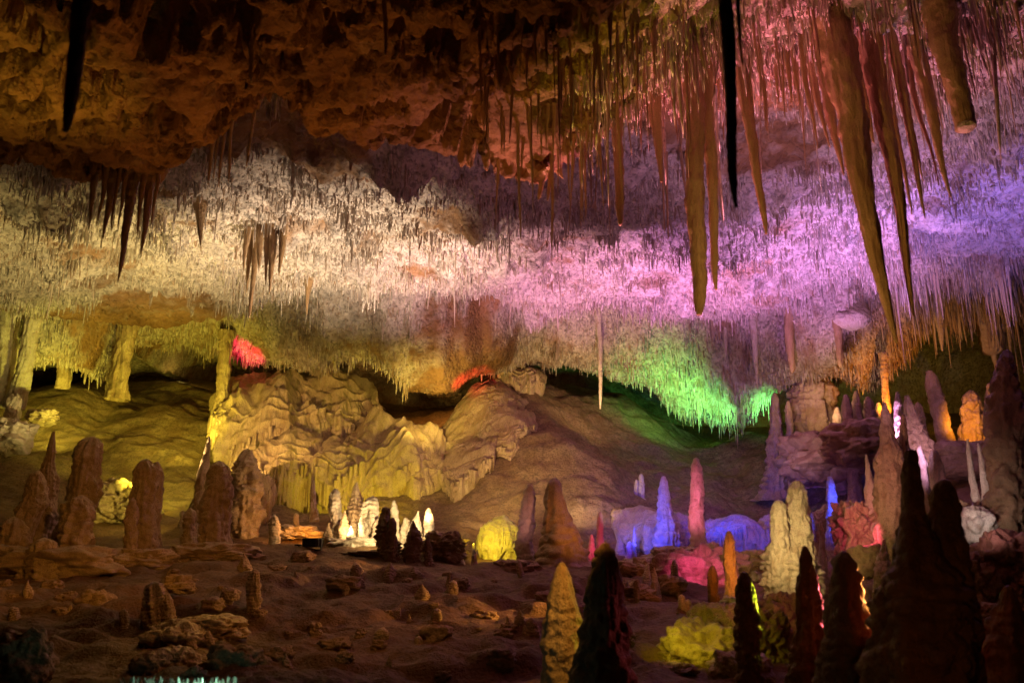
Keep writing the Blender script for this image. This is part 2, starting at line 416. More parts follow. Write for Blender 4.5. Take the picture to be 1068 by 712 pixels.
W_ = np.linalg.solve(A, np.concatenate([pts[:, 2], np.zeros(3)]))

def floor_base(x, y):
    x = np.asarray(x, float); y = np.asarray(y, float)
    z = W_[-3] + W_[-2] * x + W_[-1] * y
    for k in range(len(pts)):
        z = z + W_[k] * np.sqrt((x - pts[k, 0]) ** 2 + (y - pts[k, 1]) ** 2)
    return z

# a coarse table of the smooth part, then relief on top
bx = np.arange(-36, 36.01, .3); by = np.arange(-14, 48.01, .3)
BX, BY = np.meshgrid(bx, by); BZ = floor_base(BX, BY)

def bil(x, y):
    u = np.clip((x - bx[0]) / .3, 0, len(bx) - 1.001); v = np.clip((y - by[0]) / .3, 0, len(by) - 1.001)
    i = u.astype(int); j = v.astype(int); fu = u - i; fv = v - j
    return (BZ[j, i] * (1 - fu) * (1 - fv) + BZ[j, i + 1] * fu * (1 - fv) + BZ[j + 1, i] * (1 - fu) * fv + BZ[j + 1, i + 1] * fu * fv)

_q = [P(530, 430, 29.5), P(440, 432, 31.0), P(590, 500, 26.5), P(60, 420, 30.0)]
MOUNDS = [(_q[0][0], 29.5, 1.5, 2.6, 2.6), (_q[1][0], 31.0, -1.8, 1.2, 1.8), (_q[2][0], 26.5, .9, 2.2, 1.6), (_q[3][0], 30.0, .7, 2.6, 2.0)]
def floor_z(x, y):
    x = np.asarray(x, float); y = np.asarray(y, float)
    z = bil(x, y)
    for (mx, my, mh, sx_, sy_) in MOUNDS:
        z = z + mh * np.exp(-((x - mx) / sx_) ** 2 - ((y - my) / sy_) ** 2)
    z = z + .26 * fbm(x / 2.4, y / 1.6, 9.0, 3) * (.7 + .5 * sm(16, 22, y)) + .20 * fbm(x / 1.3, y / .9, 19.0, 3) * sm(7.5, 9.5, y) * sm(20, 17, y)
    z = z + sm(20, 23, y) * (.10 * fbm(x / 1.6 + .4 * y, y / .30, 61.0, 3) + .05 * np.abs(noise(x / .9, y / .16, 62.0)))
    # rock beds: worn steps on the near floor, flowing bands on the back slope
    st = .34 + .2 * sm(20, 26, y)
    k = z / st + 1.6 * fbm(x / 3.5, y / 3.5, 2.0, 3); fr = k - np.floor(k)
    z = z + st * (.5 - .3 * sm(18, 22, y)) * (sm(.3, .75, fr) - fr) * sm(7, 10, y)
    z = z + .7 * sm(21, 26, y) * sm(36, 33, y) * fbm(x / 2.6, y / 3.2, 31.0, 3)
    z = z + (.13 - .03 * sm(16, 20, y)) * fbm(x / .55, y / .45, 4.0, 4, .55) + .02 * np.abs(noise(x / .12, y / .12, 3.0))
    z = z + sm(25, 32, np.abs(x)) * 5 + sm(38, 44, y) * 3 + sm(-6, -12, y) * 2
    return z

fx = axis2(-34, -20, -8, 8, 20, 34, .04, .075, .5); fy = axis2(-13, 5.5, 6.0, 14, 37, 46, .04, .065, .4)
FX, FY = np.meshgrid(fx, fy); FZ = floor_z(FX, FY)
floor = mesh_obj('floor', np.stack([FX, FY, FZ], -1).reshape(-1, 3), grid_faces(len(fx), len(fy)), None, M_FLOOR, attr=np.clip(.5 * sm(21, 24.5, FY + 1.2 * fbm(FX / 2, FY / 2, 3.0, 2)) + .25 * fbm(FX / 1.5, FY / 1.5, 6.0, 3), 0, 1).ravel())
tag(floor, kind='structure')

def hit_ceiling(px, py, y0=3.0, y1=37.0):
    Y = np.arange(y0, y1, .04); yc = (356.0 - py) / F; s = Y / (CP - yc * SP)
    x = s * (px - 534) / F; z = EYE + s * (SP + yc * CP)
    up = z > ceil_all(x, Y)[0]
    k = int(np.argmax(up)) if up.any() else len(Y) - 1
    return np.array([x[k], Y[k], z[k]])

def hit_floor(px, py, y0=4.0, y1=37.0):
    Y = np.arange(y0, y1, .04); yc = (356.0 - py) / F; s = Y / (CP - yc * SP)
    x = s * (px - 534) / F; z = EYE + s * (SP + yc * CP)
    dn = z < floor_z(x, Y)
    k = int(np.argmax(dn)) if dn.any() else len(Y) - 1
    return np.array([x[k], Y[k], z[k]])

# ------------------------------------------------------------------ dripstone bodies
def body(name, base, tip, prof, seg, rows, m, seed, lump=.12, lfreq=2.2, flute=0, famp=.1, ring=0, ramp_=.06, flat=1.0, bend=.05, parent=None, origin=None, grain=.06):
    """one dripstone body from base to tip; prof = [(t, radius in m), ...]"""
    r = np.random.RandomState(seed)
    base = np.asarray(base, float); tip = np.asarray(tip, float)
    ax = tip - base; L = np.linalg.norm(ax); d = ax / L
    side = np.cross(d, (0, 1, 0)); side /= np.linalg.norm(side); fwd = np.cross(side, d)
    t = np.linspace(0, 1, rows)
    R = np.interp(t, [p[0] for p in prof], [p[1] for p in prof])
    if rows > 12:                                # round the kinks of the profile
        k = np.ones(5) / 5; Rp = np.pad(R, 2, mode='edge'); R = np.convolve(Rp, k, 'valid')
    th = np.linspace(0, 2 * np.pi, seg, endpoint=False)
    o1, o2, o3 = r.rand(3) * 100
    Rm = max(R.max(), 1e-3)
    c, s_ = np.cos(th)[None, :], np.sin(th)[None, :]
    h = (t * L)[:, None]
    f = lfreq / max(Rm, .02) * .5
    rad = R[:, None] * (1 + lump * 2.0 * fbm(c * R[:, None] * f + o1, s_ * R[:, None] * f + o2, h * f * .75 + o3, 3))
    rad = rad * (1 + grain * 2 * fbm(c * R[:, None] * f * 5 + o2, s_ * R[:, None] * f * 5 + o1, h * f * 4 + o3, 2))
    if flute:
        rad = rad * (1 + famp * (np.abs(noise(c * flute / 3 + o1, s_ * flute / 3 + o2, h * f * .25)) * 2 - .6))
    if ring:
        ph = h * ring / L + .55 * noise(c * 1.2 + o3, s_ * 1.2, h * f * .5) + 1.4 * noise(t * ring * .35 + o1, .7)[:, None]
        fr = ph - np.floor(ph)
        rad = rad * (1 + ramp_ * (.35 + 1.3 * np.clip(.5 + noise(c * 1.4 + o2, s_ * 1.4 + o3, h * f * .8), 0, 1)) * (np.sqrt(np.clip(np.sin(np.pi * fr), 0, 1)) * 2 - 1.3))
    b = bend * L
    bx_ = b * (noise(t * 2 + o1, 0.3) - noise(np.array(o1), .3) * (1 - t)); by_ = b * (noise(t * 2 + o2, 5.3) - noise(np.array(o2), 5.3) * (1 - t))
    bx_ = bx_ * (1 - t) ** .5; bx_ -= bx_[0]; by_ = by_ * (1 - t) ** .5; by_ -= by_[0]
    C = base[None, :] + (t * L)[:, None] * d[None, :] + bx_[:, None] * side[None, :] + by_[:, None] * fwd[None, :]
    V = C[:, None, :] + (rad * c)[..., None] * side + (rad * s_ * flat)[..., None] * fwd
    V = V.reshape(-1, 3)
    org = base if origin is None else np.asarray(origin, float)
    V = np.concatenate([V, [C[-1] + d * min(R[-1], .5 * Rm) * .5]]) - org
    Q = grid_faces(seg, rows, True)
    k = (rows - 1) * seg
    T = [(k + i, k + (i + 1) % seg, rows * seg) for i in range(seg)]
    # face orientation: side x fwd = -d or d
    if np.dot(np.cross(side, fwd), d) < 0: Q = Q[:, ::-1]; T = [q[::-1] for q in T]
    o = mesh_obj(name, V, Q, T, m, parent)
    if parent is None: o.location = org
    return o

def px2m(Y, py=356):  # metres per pixel at depth Y
    return Y / (CP - (356.0 - py) / F * SP) / F

CARROT = lambda w: [(0, .5 * w * 1.15), (.12, .5 * w), (.5, .33 * w), (.85, .15 * w), (.97, .07 * w), (1, .03 * w)]
BLUNT = lambda w: [(0, .5 * w * 1.1), (.3, .5 * w), (.8, .42 * w), (.95, .32 * w), (.99, .2 * w), (1, .1 * w)]
SPIKE = lambda w: [(0, .5 * w * 1.2), (.2, .42 * w), (.6, .30 * w), (.9, .2 * w), (.98, .12 * w), (1, .05 * w)]
LEAF = lambda w: [(0, .35 * w), (.25, .5 * w), (.5, .42 * w), (.7, .2 * w), (1, .04 * w)]
FLARE = lambda w: [(0, .62 * w), (.15, .48 * w), (.4, .3 * w), (.6, .2 * w), (1, .04 * w)]

_seed = [100]
def tite(pb, pt, wpx, prof, m, label, Y=None, group=None, lean=None, name='stalactite', **k):
    _seed[0] += 1
    if Y is None:
        b = hit_ceiling(*pb); Y = b[1]
    else:
        b = P(pb[0], pb[1], Y)
        zc = float(ceil_all(b[0], b[1])[0])
        b[2] = zc if pb[1] < 0 else min(b[2], zc)
        b[2] = zc
    t = P(pt[0], pt[1], Y)
    if pb[1] < 0 and Y is not None:
        q = P(pb[0], pb[1], Y); dirv = (q - t); b = t + dirv * ((b[2] - t[2]) / dirv[2])
    up = (b - t) / np.linalg.norm(b - t)
    b = b + up * .25
    wm = wpx * px2m(Y, pt[1])
    big = wpx > 12
    kw = dict(seg=36 if big else 20, rows=110 if big else 60, seed=_seed[0], lump=.10, flute=9, famp=.16, ring=0, ramp_=.03, bend=.035)
    kw.update(k)
    o = body(name, b, t, prof(wm), m=m, **kw)
    return tag(o, label, 'stalactite', group)

# -- the two black ones hanging close to the viewer
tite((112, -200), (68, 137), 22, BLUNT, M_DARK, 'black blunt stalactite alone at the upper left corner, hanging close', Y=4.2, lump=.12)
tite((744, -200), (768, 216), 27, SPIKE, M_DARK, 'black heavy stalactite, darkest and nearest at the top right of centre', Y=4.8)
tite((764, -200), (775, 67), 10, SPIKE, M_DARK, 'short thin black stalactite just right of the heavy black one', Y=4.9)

# -- big brown ones of the right-hand cluster
tite((868, 45), (935, 357), 40, CARROT, M_TITE, 'thickest and longest brown stalactite of the upper right cluster', Y=10.2)
tite((912, 60), (953, 330), 25, CARROT, M_TITE, 'second longest brown stalactite, just right of the thickest one', Y=10.4)
tite((955, 70), (992, 206), 19, CARROT, M_TITE, 'smooth carrot shaped brown stalactite between the long pair and the broken stump', Y=10.6)
R_SMALL = [((930, 70), (965, 228), 14), ((922, 70), (951, 224), 10), ((948, 75), (979, 194), 8), ((936, 70), (963, 189), 12), ((872, 70), (896, 195), 9),
           ((856, 60), (880, 183), 17), ((845, 75), (866, 154), 10), ((838, 70), (853, 155), 8), ((890, 60), (912, 150), 18), ((900, 70), (928, 178), 12),
           ((826, 60), (836, 116), 7), ((818, 50), (826, 107), 9), ((806, 55), (813, 108), 7), ((793, 60), (800, 137), 8), ((880, 55), (902, 128), 14), ((862, 40), (872, 110), 12)]
for pb, pt, wp in R_SMALL:
    tite(pb, pt, wp, CARROT, M_TITE, 'slender brown stalactite crowded round the thickest one in the upper right cluster', Y=10.2 + random.Random(pt[0]).random() * 1.2, group='slender stalactites of the upper right cluster')

# broken stump with a pale fresh break
b_ = P(978, 0, 9.6); zc_ = float(ceil_all(b_[0], b_[1])[0]); t_ = P(1008, 134, 9.6)
b_ = t_ + (b_ - t_) * ((zc_ + .2 - t_[2]) / (b_ - t_)[2])
wm_ = 24 * px2m(9.6, 134)
st_ = empty('broken_stalactite', t_, 'thick broken off stalactite stump with a bright pale break at its flat end', 'stalactite')
body('stump', b_, t_, [(0, wm_ * .8), (.3, wm_ * .62), (.9, wm_ * .42), (1, wm_ * .40)], 36, 80, M_TITE, 501, flute=9, famp=.08, parent=st_, origin=t_)
up_ = (b_ - t_) / np.linalg.norm(b_ - t_)
body('broken_face', t_ + up_ * .05, t_ - up_ * .03, [(0, wm_ * .41), (.5, wm_ * .42), (.9, wm_ * .36), (1, wm_ * .2)], 30, 14, M_PALE, 502, lump=.1, parent=st_, origin=t_)

# -- the tan ones of the middle
tite((720, 85), (729, 328), 21, BLUNT, M_TITE, 'long tan stalactite left of the black one, its right edge lit', Y=10.8)
tite((738, 75), (747, 302), 19, SPIKE, M_TITE, 'long tan stalactite hidden partly by the black heavy one', Y=10.9)
tite((772, 60), (799, 244), 17, SPIKE, M_TITE, 'olive brown curved stalactite just right of the black heavy one', Y=11.0)
tite((551, 55), (545, 162), 21, CARROT, M_TITE, 'fat brown stalactite on the left of the upper centre fringe', Y=10.6)
tite((560, 70), (556, 140), 10, SPIKE, M_TITE, 'short brown stalactite touching the fat one in the upper centre', Y=10.7)
tite((566, 85), (562, 208), 11, SPIKE, M_TITE, 'dark pointed stalactite right of the fat one in the upper centre', Y=10.8)
tite((573, 95), (571, 209), 7, SPIKE, M_TITE, 'narrow straight stalactite paired with the dark pointed one in the upper centre', Y=10.9)
tite((580, 115), (587, 186), 20, LEAF, M_TITE, 'leaf shaped stalactite ending in a thin thread, upper centre', Y=11.0)
tite((641, 48), (647, 235), 11, BLUNT, M_TITE, 'long straight tan stalactite standing alone right of the upper centre fringe', Y=10.8)
tite((682, 85), (690, 190), 26, FLARE, M_TITE, 'broad topped stalactite narrowing to a thread, right of the upper centre', Y=11)
tite((604, 125), (607, 197), 7, SPIKE, M_TITE, 'thin brown stalactite midway between the leaf shaped one and the long tan one', Y=11)
tite((508, 105), (509, 138), 12, LEAF, M_DARK, 'small dark leaf shaped stalactite at the left end of the upper centre fringe', Y=10.4)
tite((262, 40), (262, 86), 9, SPIKE, M_PALE, 'small pale lone stalactite on the brown roof at the upper left')
tite((402, -20), (402, 58), 8, SPIKE, M_TITE, 'thin olive stalactite hanging from the top edge left of centre')
tite((452, -20), (447, 52), 6, SPIKE, M_TITE, 'faint thin stalactite hanging from the top edge, second from the left', Y=8.6)

# -- the roof lip at the left
for pb, pt, wp, lb in [((140, 196), (123, 293), 13, 'longest dark stalactite under the brown roof lip at the left'),
                       ((157, 198), (146, 266), 12, 'dark stalactite right of the longest one under the left roof lip'),
                       ((100, 196), (92, 239), 9, 'leftmost dark stalactite of the row under the left roof lip'),
                       ((117, 197), (107, 249), 12, 'split dark stalactite left of the longest one under the roof lip')]:
    b = P(pb[0], pb[1], 11.2)
    tite(pb, pt, wp, CARROT, M_TITE, lb, Y=11.2)
for pb, pt, wp in [((108, 197), (101, 236), 7), ((124, 198), (116, 241), 8), ((148, 200), (143, 246), 8), ((131, 199), (124, 232), 8), ((162, 200), (157, 238), 6)]:
    tite(pb, pt, wp, CARROT, M_TITE, 'small dark stalactite filling the row under the left roof lip', Y=11.1, group='small stalactites under the left roof lip')
tite((264, 138), (257, 174), 7, SPIKE, M_PALE, 'pale bent stalactite at the notch of the brown roof edge', Y=10.1)
for pb, pt, wp in [((221, 165), (217, 192), 7), ((232, 160), (228, 194), 6), ((241, 155), (238, 190), 6), ((226, 163), (223, 186), 5)]:
    tite(pb, pt, wp, SPIKE, M_STRAW, 'short pale stalactite in the notch of the brown roof edge', Y=10.5, group='pale stalactites in the notch of the roof edge')

# -- the dark clump left of the bright part of the ceiling
tite((268, 240), (260, 331), 9, SPIKE, M_TITE, 'longest of the dark clump on the pale ceiling left of centre')
for pb, pt, wp in [((258, 236), (254, 283), 9), ((263, 242), (257, 305), 9), ((285, 240), (281, 306), 11), ((280, 236), (277, 297), 8), ((296, 236), (291, 288), 10), ((272, 235), (270, 280), 12)]:
    tite(pb, pt, wp, CARROT, M_TITE, 'dark stalactite of the clump around the longest one on the pale ceiling', group='dark clump on the pale ceiling')
tite((209, 208), (209, 256), 18, FLARE, M_TITE, 'dome topped dark stalactite on the pale ceiling at the left')
tite((323, 290), (320, 328), 10, FLARE, M_TITE, 'flared brown stalactite on the brightest white part of the ceiling')

# -- long single ones lower down
tite((624, 325), (626, 426), 8, SPIKE, M_PALE, 'long lone pink stalactite hanging free in the middle over the dark slope')
tite((786, 335), (790, 406), 9, CARROT, M_PALE, 'lilac stalactite hanging in front of the green grotto')
tite((757, 345), (757, 372), 6, SPIKE, M_PALE, 'short lilac stalactite above the green grotto')
tite((823, 325), (826, 389), 10, BLUNT, M_TITE, 'brown rod shaped stalactite right of the green grotto')
tite((873, 340), (877, 383), 9, BLUNT, M_TITE, 'brown rod shaped stalactite under the broken lilac slab')
tite((764, 385), (763, 452), 7, BLUNT, M_DARK, 'dark thin column like stalactite standing out against the green glow', Y=33.2)
tite((770, 390), (769, 432), 9, CARROT, M_DARK, 'dark stubby stalactite beside the thin one against the green glow', Y=33.4)
tite((978, 300), (983, 366), 22, FLARE, M_PALE, 'draped purple stalactite over the dark recess at the right')
tite((1050, 325), (1056, 377), 7, CARROT, M_PALE, 'lilac dagger stalactite close to the right edge')

# flat ended lilac bundle with a thin dripstone below it
b_ = hit_ceiling(1032, 326); BY_ = b_[1]; t_ = P(1035, 368, BY_); k_ = px2m(BY_, 350)
bu = empty('stalactite_bundle', t_, 'broad flat ended lilac bundle with a thin spike below, at the far right', 'stalactite')
b_[2] = max(b_[2], float(ceil_all(b_[0], b_[1])[0])) + .2
body('bundle_body', b_, t_, [(0, 19 * k_), (.3, 14 * k_), (.6, 10.5 * k_), (.97, 9.5 * k_), (1, 7 * k_)], 90, 70, M_STRAW, 511, flute=36, famp=.45, lump=.08, parent=bu, origin=t_)
body('spike', t_ + np.array([.05, 0, .1]), P(1042, 399, BY_), [(0, 3.4 * k_), (.5, 2.2 * k_), (1, .5 * k_)], 14, 40, M_STRAW, 512, parent=bu, origin=t_)

# broken lilac slab in the ceiling
c_ = hit_ceiling(888, 338); k_ = px2m(c_[1], 338)
sl = body('broken_stalactite', c_ + np.array([0, .4, .9]), c_ + np.array([0, -.35, -.05]), [(0, 22 * k_), (.7, 20 * k_), (.96, 18 * k_), (1, 13 * k_)], 50, 40, M_PALE, 514, lump=.16, flat=.7)
tag(sl, 'broad broken lilac slab with a flat pale face on the ceiling at the right', 'stalactite')

# ------------------------------------------------------------------ medium stalactites scattered over the roof, one object each
MEDIUM = [
    ((500, 760), (10, 165), 130, (22, 85), (3.5, 9), 'thin tan stalactite in the crowded fringe of the upper centre roof', 'fringe of the upper centre roof', M_TITE),
    ((755, 1066), (0, 95), 66, (22, 80), (4, 9), 'thin reddish brown stalactite on the upper right roof above the cluster', 'fringe of the upper right roof', M_TITE),
    ((930, 1066), (275, 330), 60, (18, 56), (3.5, 6.5), 'pale violet straw in the bright curtain at the right end of the ceiling', 'bright violet curtain at the right', M_STRAW),
    ((0, 210), (215, 300), 24, (8, 24), (3, 5), 'small yellowish stalactite on the left part of the ceiling', 'yellowish left part of the ceiling', M_STRAW),
    ((215, 470), (215, 315), 36, (8, 26), (2.5, 4.5), 'small cream stalactite on the white lit part of the ceiling', 'white lit part of the ceiling', M_STRAW),
    ((470, 930), (215, 330), 40, (8, 26), (2.5, 4.5), 'small violet stalactite on the middle of the ceiling', 'violet middle of the ceiling', M_STRAW),
]
rg = random.Random(3)
proto = {}
def variant(m, i):
    key = (m.name, i)
    if key not in proto:
        pr = [CARROT, SPIKE, SPIKE, CARROT][i]
        o = body('soda_straw', (0, 0, 0), (0, 0, -1), [(t, r * .08) for t, r in pr(1.0)], 12, 36, m, 900 + i, lump=.15, lfreq=1.2, ring=14, ramp_=.05, bend=.03)
        proto[key] = [o, False]
    return proto[key]
for (xr, yr, n, lr, wr, lb, gp, m) in MEDIUM:
    for q in range(n):
        px = rg.uniform(*xr); py = rg.uniform(*yr)
        b = hit_ceiling(px, py); k = px2m(b[1], py)
        ln = rg.uniform(*lr) * (1 + rg.random() ** 3) * k; wd = rg.uniform(*wr) * k
        o, used = variant(m, rg.randrange(4))
        if used:
            o2 = o.copy(); COL.objects.link(o2); o = o2
        else:
            proto[[kk for kk in proto if proto[kk][0] is o][0]][1] = True
        o.location = (b[0], b[1], b[2] + .06)
        o.rotation_euler = (rg.gauss(0, .03), rg.gauss(0, .03), rg.uniform(0, 6.28))
        o.scale = (wd / .16, wd / .16, ln + .06)
        tag(o, lb, 'stalactite', gp)
for kk in list(proto):
    if not proto[kk][1]: bpy.data.objects.remove(proto[kk][0])

# ------------------------------------------------------------------ the countless soda straws
def straws(n_try, seed, near_roof=False):
    r = np.random.RandomState(seed)
    Y = r.uniform(9.5, 36, n_try); x = r.uniform(-.66, .66, n_try) * Y
    if near_roof:
        Y = r.uniform(8.6, 14.0, n_try); x = r.uniform(-.05, .66, n_try) * Y
    z, pale = ceil_all(x, Y)
    cl = fbm(x / .8, Y / .8, 8.0, 3); dens = .42 + 1.5 * cl + .5 * fbm(x / 3.5, Y / 3.5, 28.0, 2) + .35 * sm(-1, 1, Y - yl2_of(x) + 1.5)
    low = Y - yl2_of(x)
    ok = (pale > (.05 if near_roof else .28)) & (r.rand(n_try) < np.clip(dens, .03, 1)) & (low < 4.2)
    x, Y, z, low, pale, cl = x[ok], Y[ok], z[ok], low[ok], pale[ok], cl[ok]
    n = len(x)
    ln = .04 + .10 * r.rand(n) ** 1.5 + .34 * (r.rand(n) ** 7) + .12 * np.clip(fbm(x / 2, Y / 2, 15.0, 2) * 2, 0, 1)
    ln *= .6 + 1.0 * sm(.0, .45, cl)
    ln *= 1 + .5 * sm(-2.2, 0, low) * sm(2, -.5, low)
    if near_roof: ln *= .7 + 1.7 * r.rand(n) ** 4
    right = sm(.36, .52, x / Y); ln *= 1 + 1.6 * right * sm(-4, -1, low)
    near = sm(15, 11, Y); ln *= 1 + 1.1 * near * r.rand(n)
    grot = np.exp(-((x / Y - .225) / .07) ** 2) * sm(0, 1.5, low); ln *= 1 + 1.0 * grot
    ra = (.010 + .014 * r.rand(n) + .03 * r.rand(n) ** 6) * (Y / 24) ** .5
    S = 5
    th = np.arange(S) * 2 * np.pi / S
    rings = [(0.0, 1.5), (.35, 1.0), (.8, .7)]
    lean = r.normal(0, .05, (n, 2)) * ln[:, None]
    V = np.zeros((n, S * 3 + 1, 3)); ph = r.rand(n) * 6
    for k, (t, q) in enumerate(rings):
        V[:, k * S:(k + 1) * S, 0] = (x + lean[:, 0] * t)[:, None] + (ra * q)[:, None] * np.cos(th[None] + ph[:, None])
        V[:, k * S:(k + 1) * S, 1] = (Y + lean[:, 1] * t)[:, None] + (ra * q)[:, None] * np.sin(th[None] + ph[:, None])
        V[:, k * S:(k + 1) * S, 2] = (z + .04 - (ln + .04) * t)[:, None]
    V[:, -1, 0] = x + lean[:, 0]; V[:, -1, 1] = Y + lean[:, 1]; V[:, -1, 2] = z - ln
    nb = np.arange(n)[:, None, None] * (S * 3 + 1)
    q = []
    for k in range(2):
        for j in range(S):
            j2 = (j + 1) % S
            q.append((k * S + j, (k + 1) * S + j, (k + 1) * S + j2, k * S + j2))
    t3 = [(2 * S + j, 3 * S, 2 * S + (j + 1) % S) for j in range(S)]
    Q = (np.array(q)[None] + nb).reshape(-1, 4); T = (np.array(t3)[None] + nb).reshape(-1, 3)
    pale = np.maximum(pale, .75 if near_roof else 0)
    tone = np.clip(pale * (.25 + .9 * r.rand(n) ** .6), 0, 1)
    return V.reshape(-1, 3), Q, T, np.repeat(tone, S * 3 + 1)
V, Q, T, PA = straws(150000, 5)
V2, Q2, T2, PA2 = straws(10000, 6, near_roof=True)
V, Q, T, PA = np.concatenate([V, V2]), np.concatenate([Q, Q2 + len(V)]), np.concatenate([T, T2 + len(V)]), np.concatenate([PA, PA2])
so = mesh_obj('soda_straws', V, Q, T, M_TUFT, attr=PA)
tag(so, 'countless tiny pale straws furring the whole cave ceiling', 'stalactites', kind='stuff')

# ------------------------------------------------------------------ stalagmites and columns
CONE = lambda w: [(0, 1.0 * w), (.04, .72 * w), (.10, .54 * w), (.35, .42 * w), (.7, .27 * w), (.9, .17 * w), (.96, .14 * w), (.99, .09 * w), (1, .04 * w)]
POST = lambda w: [(0, 1.0 * w), (.05, .7 * w), (.13, .52 * w), (.5, .47 * w), (.8, .41 * w), (.92, .35 * w), (.98, .24 * w), (1, .10 * w)]
TEAR = lambda w: [(0, .95 * w), (.06, .68 * w), (.2, .53 * w), (.5, .5 * w), (.7, .36 * w), (.85, .2 * w), (1, .05 * w)]
TENT = lambda w: [(0, 1.05 * w), (.06, .78 * w), (.15, .56 * w), (.4, .40 * w), (.7, .24 * w), (.85, .17 * w), (.95, .13 * w), (1, .05 * w)]
COLM = lambda w: [(0, .62 * w), (.15, .5 * w), (.5, .44 * w), (.85, .48 * w), (1, .6 * w)]

def mite(pt, pb, wpx, prof, m, label, Y=None, group=None, name='stalagmite', cat='stalagmite', parent=None, origin=None, sink=.16, **k):
    _seed[0] += 1
    if Y is None:
        b = hit_floor(*pb); Y = b[1]
    else:
        b = P(pb[0], pb[1], Y)
        b[2] = min(b[2], float(floor_z(b[0], b[1])))
    t = P(pt[0], pt[1], Y)
    b = b + (b - t) / np.linalg.norm(b - t) * sink
    wm = wpx * px2m(Y, pt[1])
    big = wpx > 18
    kw = dict(seg=64 if big else 36, rows=110 if big else 70, seed=_seed[0], lump=.2, lfreq=2.6, ring=11, ramp_=.085, bend=.04, flute=6, famp=.14, grain=.10)
    kw.update(k)
    o = body(name, b, t, prof(wm), m=m, parent=parent, origin=origin, **kw)
    if parent is None: tag(o, label, cat, group)
    return o

# nearest row, dark against the lit background
mite((586, 587), (588, 740), 46, lambda w: [(0, .6 * w), (.3, .5 * w), (.6, .43 * w), (.8, .30 * w), (.93, .19 * w), (.98, .11 * w), (1, .05 * w)], M_MITE, 'near stalagmite with a rounded tip and a tan yellow lit side', Y=8.6, lump=.12, ramp_=.03, grain=.04, famp=.06)
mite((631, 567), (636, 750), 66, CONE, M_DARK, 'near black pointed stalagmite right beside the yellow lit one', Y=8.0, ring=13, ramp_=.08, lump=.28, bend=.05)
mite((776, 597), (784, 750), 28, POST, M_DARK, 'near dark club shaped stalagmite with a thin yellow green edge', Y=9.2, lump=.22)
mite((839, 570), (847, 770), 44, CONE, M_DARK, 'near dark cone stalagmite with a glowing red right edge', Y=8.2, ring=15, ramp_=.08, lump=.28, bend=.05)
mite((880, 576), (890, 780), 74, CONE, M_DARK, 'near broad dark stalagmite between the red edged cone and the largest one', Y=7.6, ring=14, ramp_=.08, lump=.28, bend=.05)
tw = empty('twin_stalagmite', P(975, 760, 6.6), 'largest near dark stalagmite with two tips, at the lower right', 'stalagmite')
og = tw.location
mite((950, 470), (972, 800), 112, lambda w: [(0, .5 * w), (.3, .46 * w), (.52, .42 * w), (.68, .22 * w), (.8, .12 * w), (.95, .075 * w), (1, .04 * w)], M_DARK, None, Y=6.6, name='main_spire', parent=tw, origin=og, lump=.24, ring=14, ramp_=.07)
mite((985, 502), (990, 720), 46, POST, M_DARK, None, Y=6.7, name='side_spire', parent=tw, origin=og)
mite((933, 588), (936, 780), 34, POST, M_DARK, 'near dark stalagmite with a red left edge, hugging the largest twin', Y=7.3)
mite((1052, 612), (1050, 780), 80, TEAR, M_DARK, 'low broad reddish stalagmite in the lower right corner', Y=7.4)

# middle distance, right half
mite((726, 478), (728, 573), 16, POST, M_PALE, 'tall slim pink lit stalagmite standing before the dark slope', Y=20, ring=11, ramp_=.10, lump=.12)
mite((760, 554), (763, 632), 15, POST, M_PALE, 'orange lit ringed stalagmite in front of the magenta rock', Y=13.6, ring=10)
mite((743, 590), (745, 640), 13, POST, M_DARK, 'small dark stalagmite silhouetted left of the orange one', Y=13.8)
tp = empty('twin_stalagmite', P(824, 622, 15.2), 'pale yellow stalagmite with two stacked round towers on one base', 'stalagmite')
og = tp.location
mite((831, 502), (838, 600), 27, POST, M_PALE, None, Y=15.2, name='tall_tower', parent=tp, origin=og, ring=7, ramp_=.12)
mite((812, 522), (815, 600), 23, POST, M_PALE, None, Y=15.1, name='short_tower', parent=tp, origin=og, ring=6, ramp_=.12)
mite((826, 550), (826, 630), 50, lambda w: [(0, .5 * w), (.25, .55 * w), (.6, .5 * w), (.85, .4 * w), (1, .2 * w)], M_PALE, None, Y=15.3, name='base', parent=tp, origin=og, flute=12, famp=.25)
mite((856, 543), (858, 592), 12, CONE, M_PALE, 'slim magenta stalagmite just right of the pale yellow twin towers', Y=16)
mite((922, 563), (920, 628), 22, TEAR, M_PALE, 'pale yellowish stubby stalagmite left of the largest dark twin', Y=13)
mite((922, 420), (938, 605), 34, lambda w: [(0, .65 * w), (.2, .5 * w), (.55, .46 * w), (.72, .38 * w), (.8, .22 * w), (.95, .12 * w), (1, .05 * w)], M_MITE, 'tall pinkish stalagmite with dark ring cracks and a bottle neck tip', Y=15.5, ring=7, ramp_=.12)
mite((942, 432), (950, 560), 20, CONE, M_MITE, 'slim reddish ringed stalagmite just right of the tall pinkish one', Y=15.8, ring=14, ramp_=.13)
mite((903, 474), (909, 530), 17, TEAR, M_PALE, 'stubby pink stalagmite left of the tall pinkish one', Y=17)
mite((946, 413), (952, 500), 38, TEAR, M_MITE, 'broad dull purple stalagmite behind the slim reddish ringed one', Y=19)
mite((936, 409), (938, 470), 11, POST, M_MITE, 'small round headed purple grey stalagmite behind the tall pinkish one', Y=19.5)
mite((959, 465), (972, 525), 9, POST, M_PALE, 'thin pale leaning slab stalagmite behind the largest dark twin', Y=13.5, flat=2.0)
mite((974, 470), (980, 540), 20, POST, M_PALE, 'ribbed lilac stump behind the largest dark twin', Y=14, ring=12, ramp_=.10)
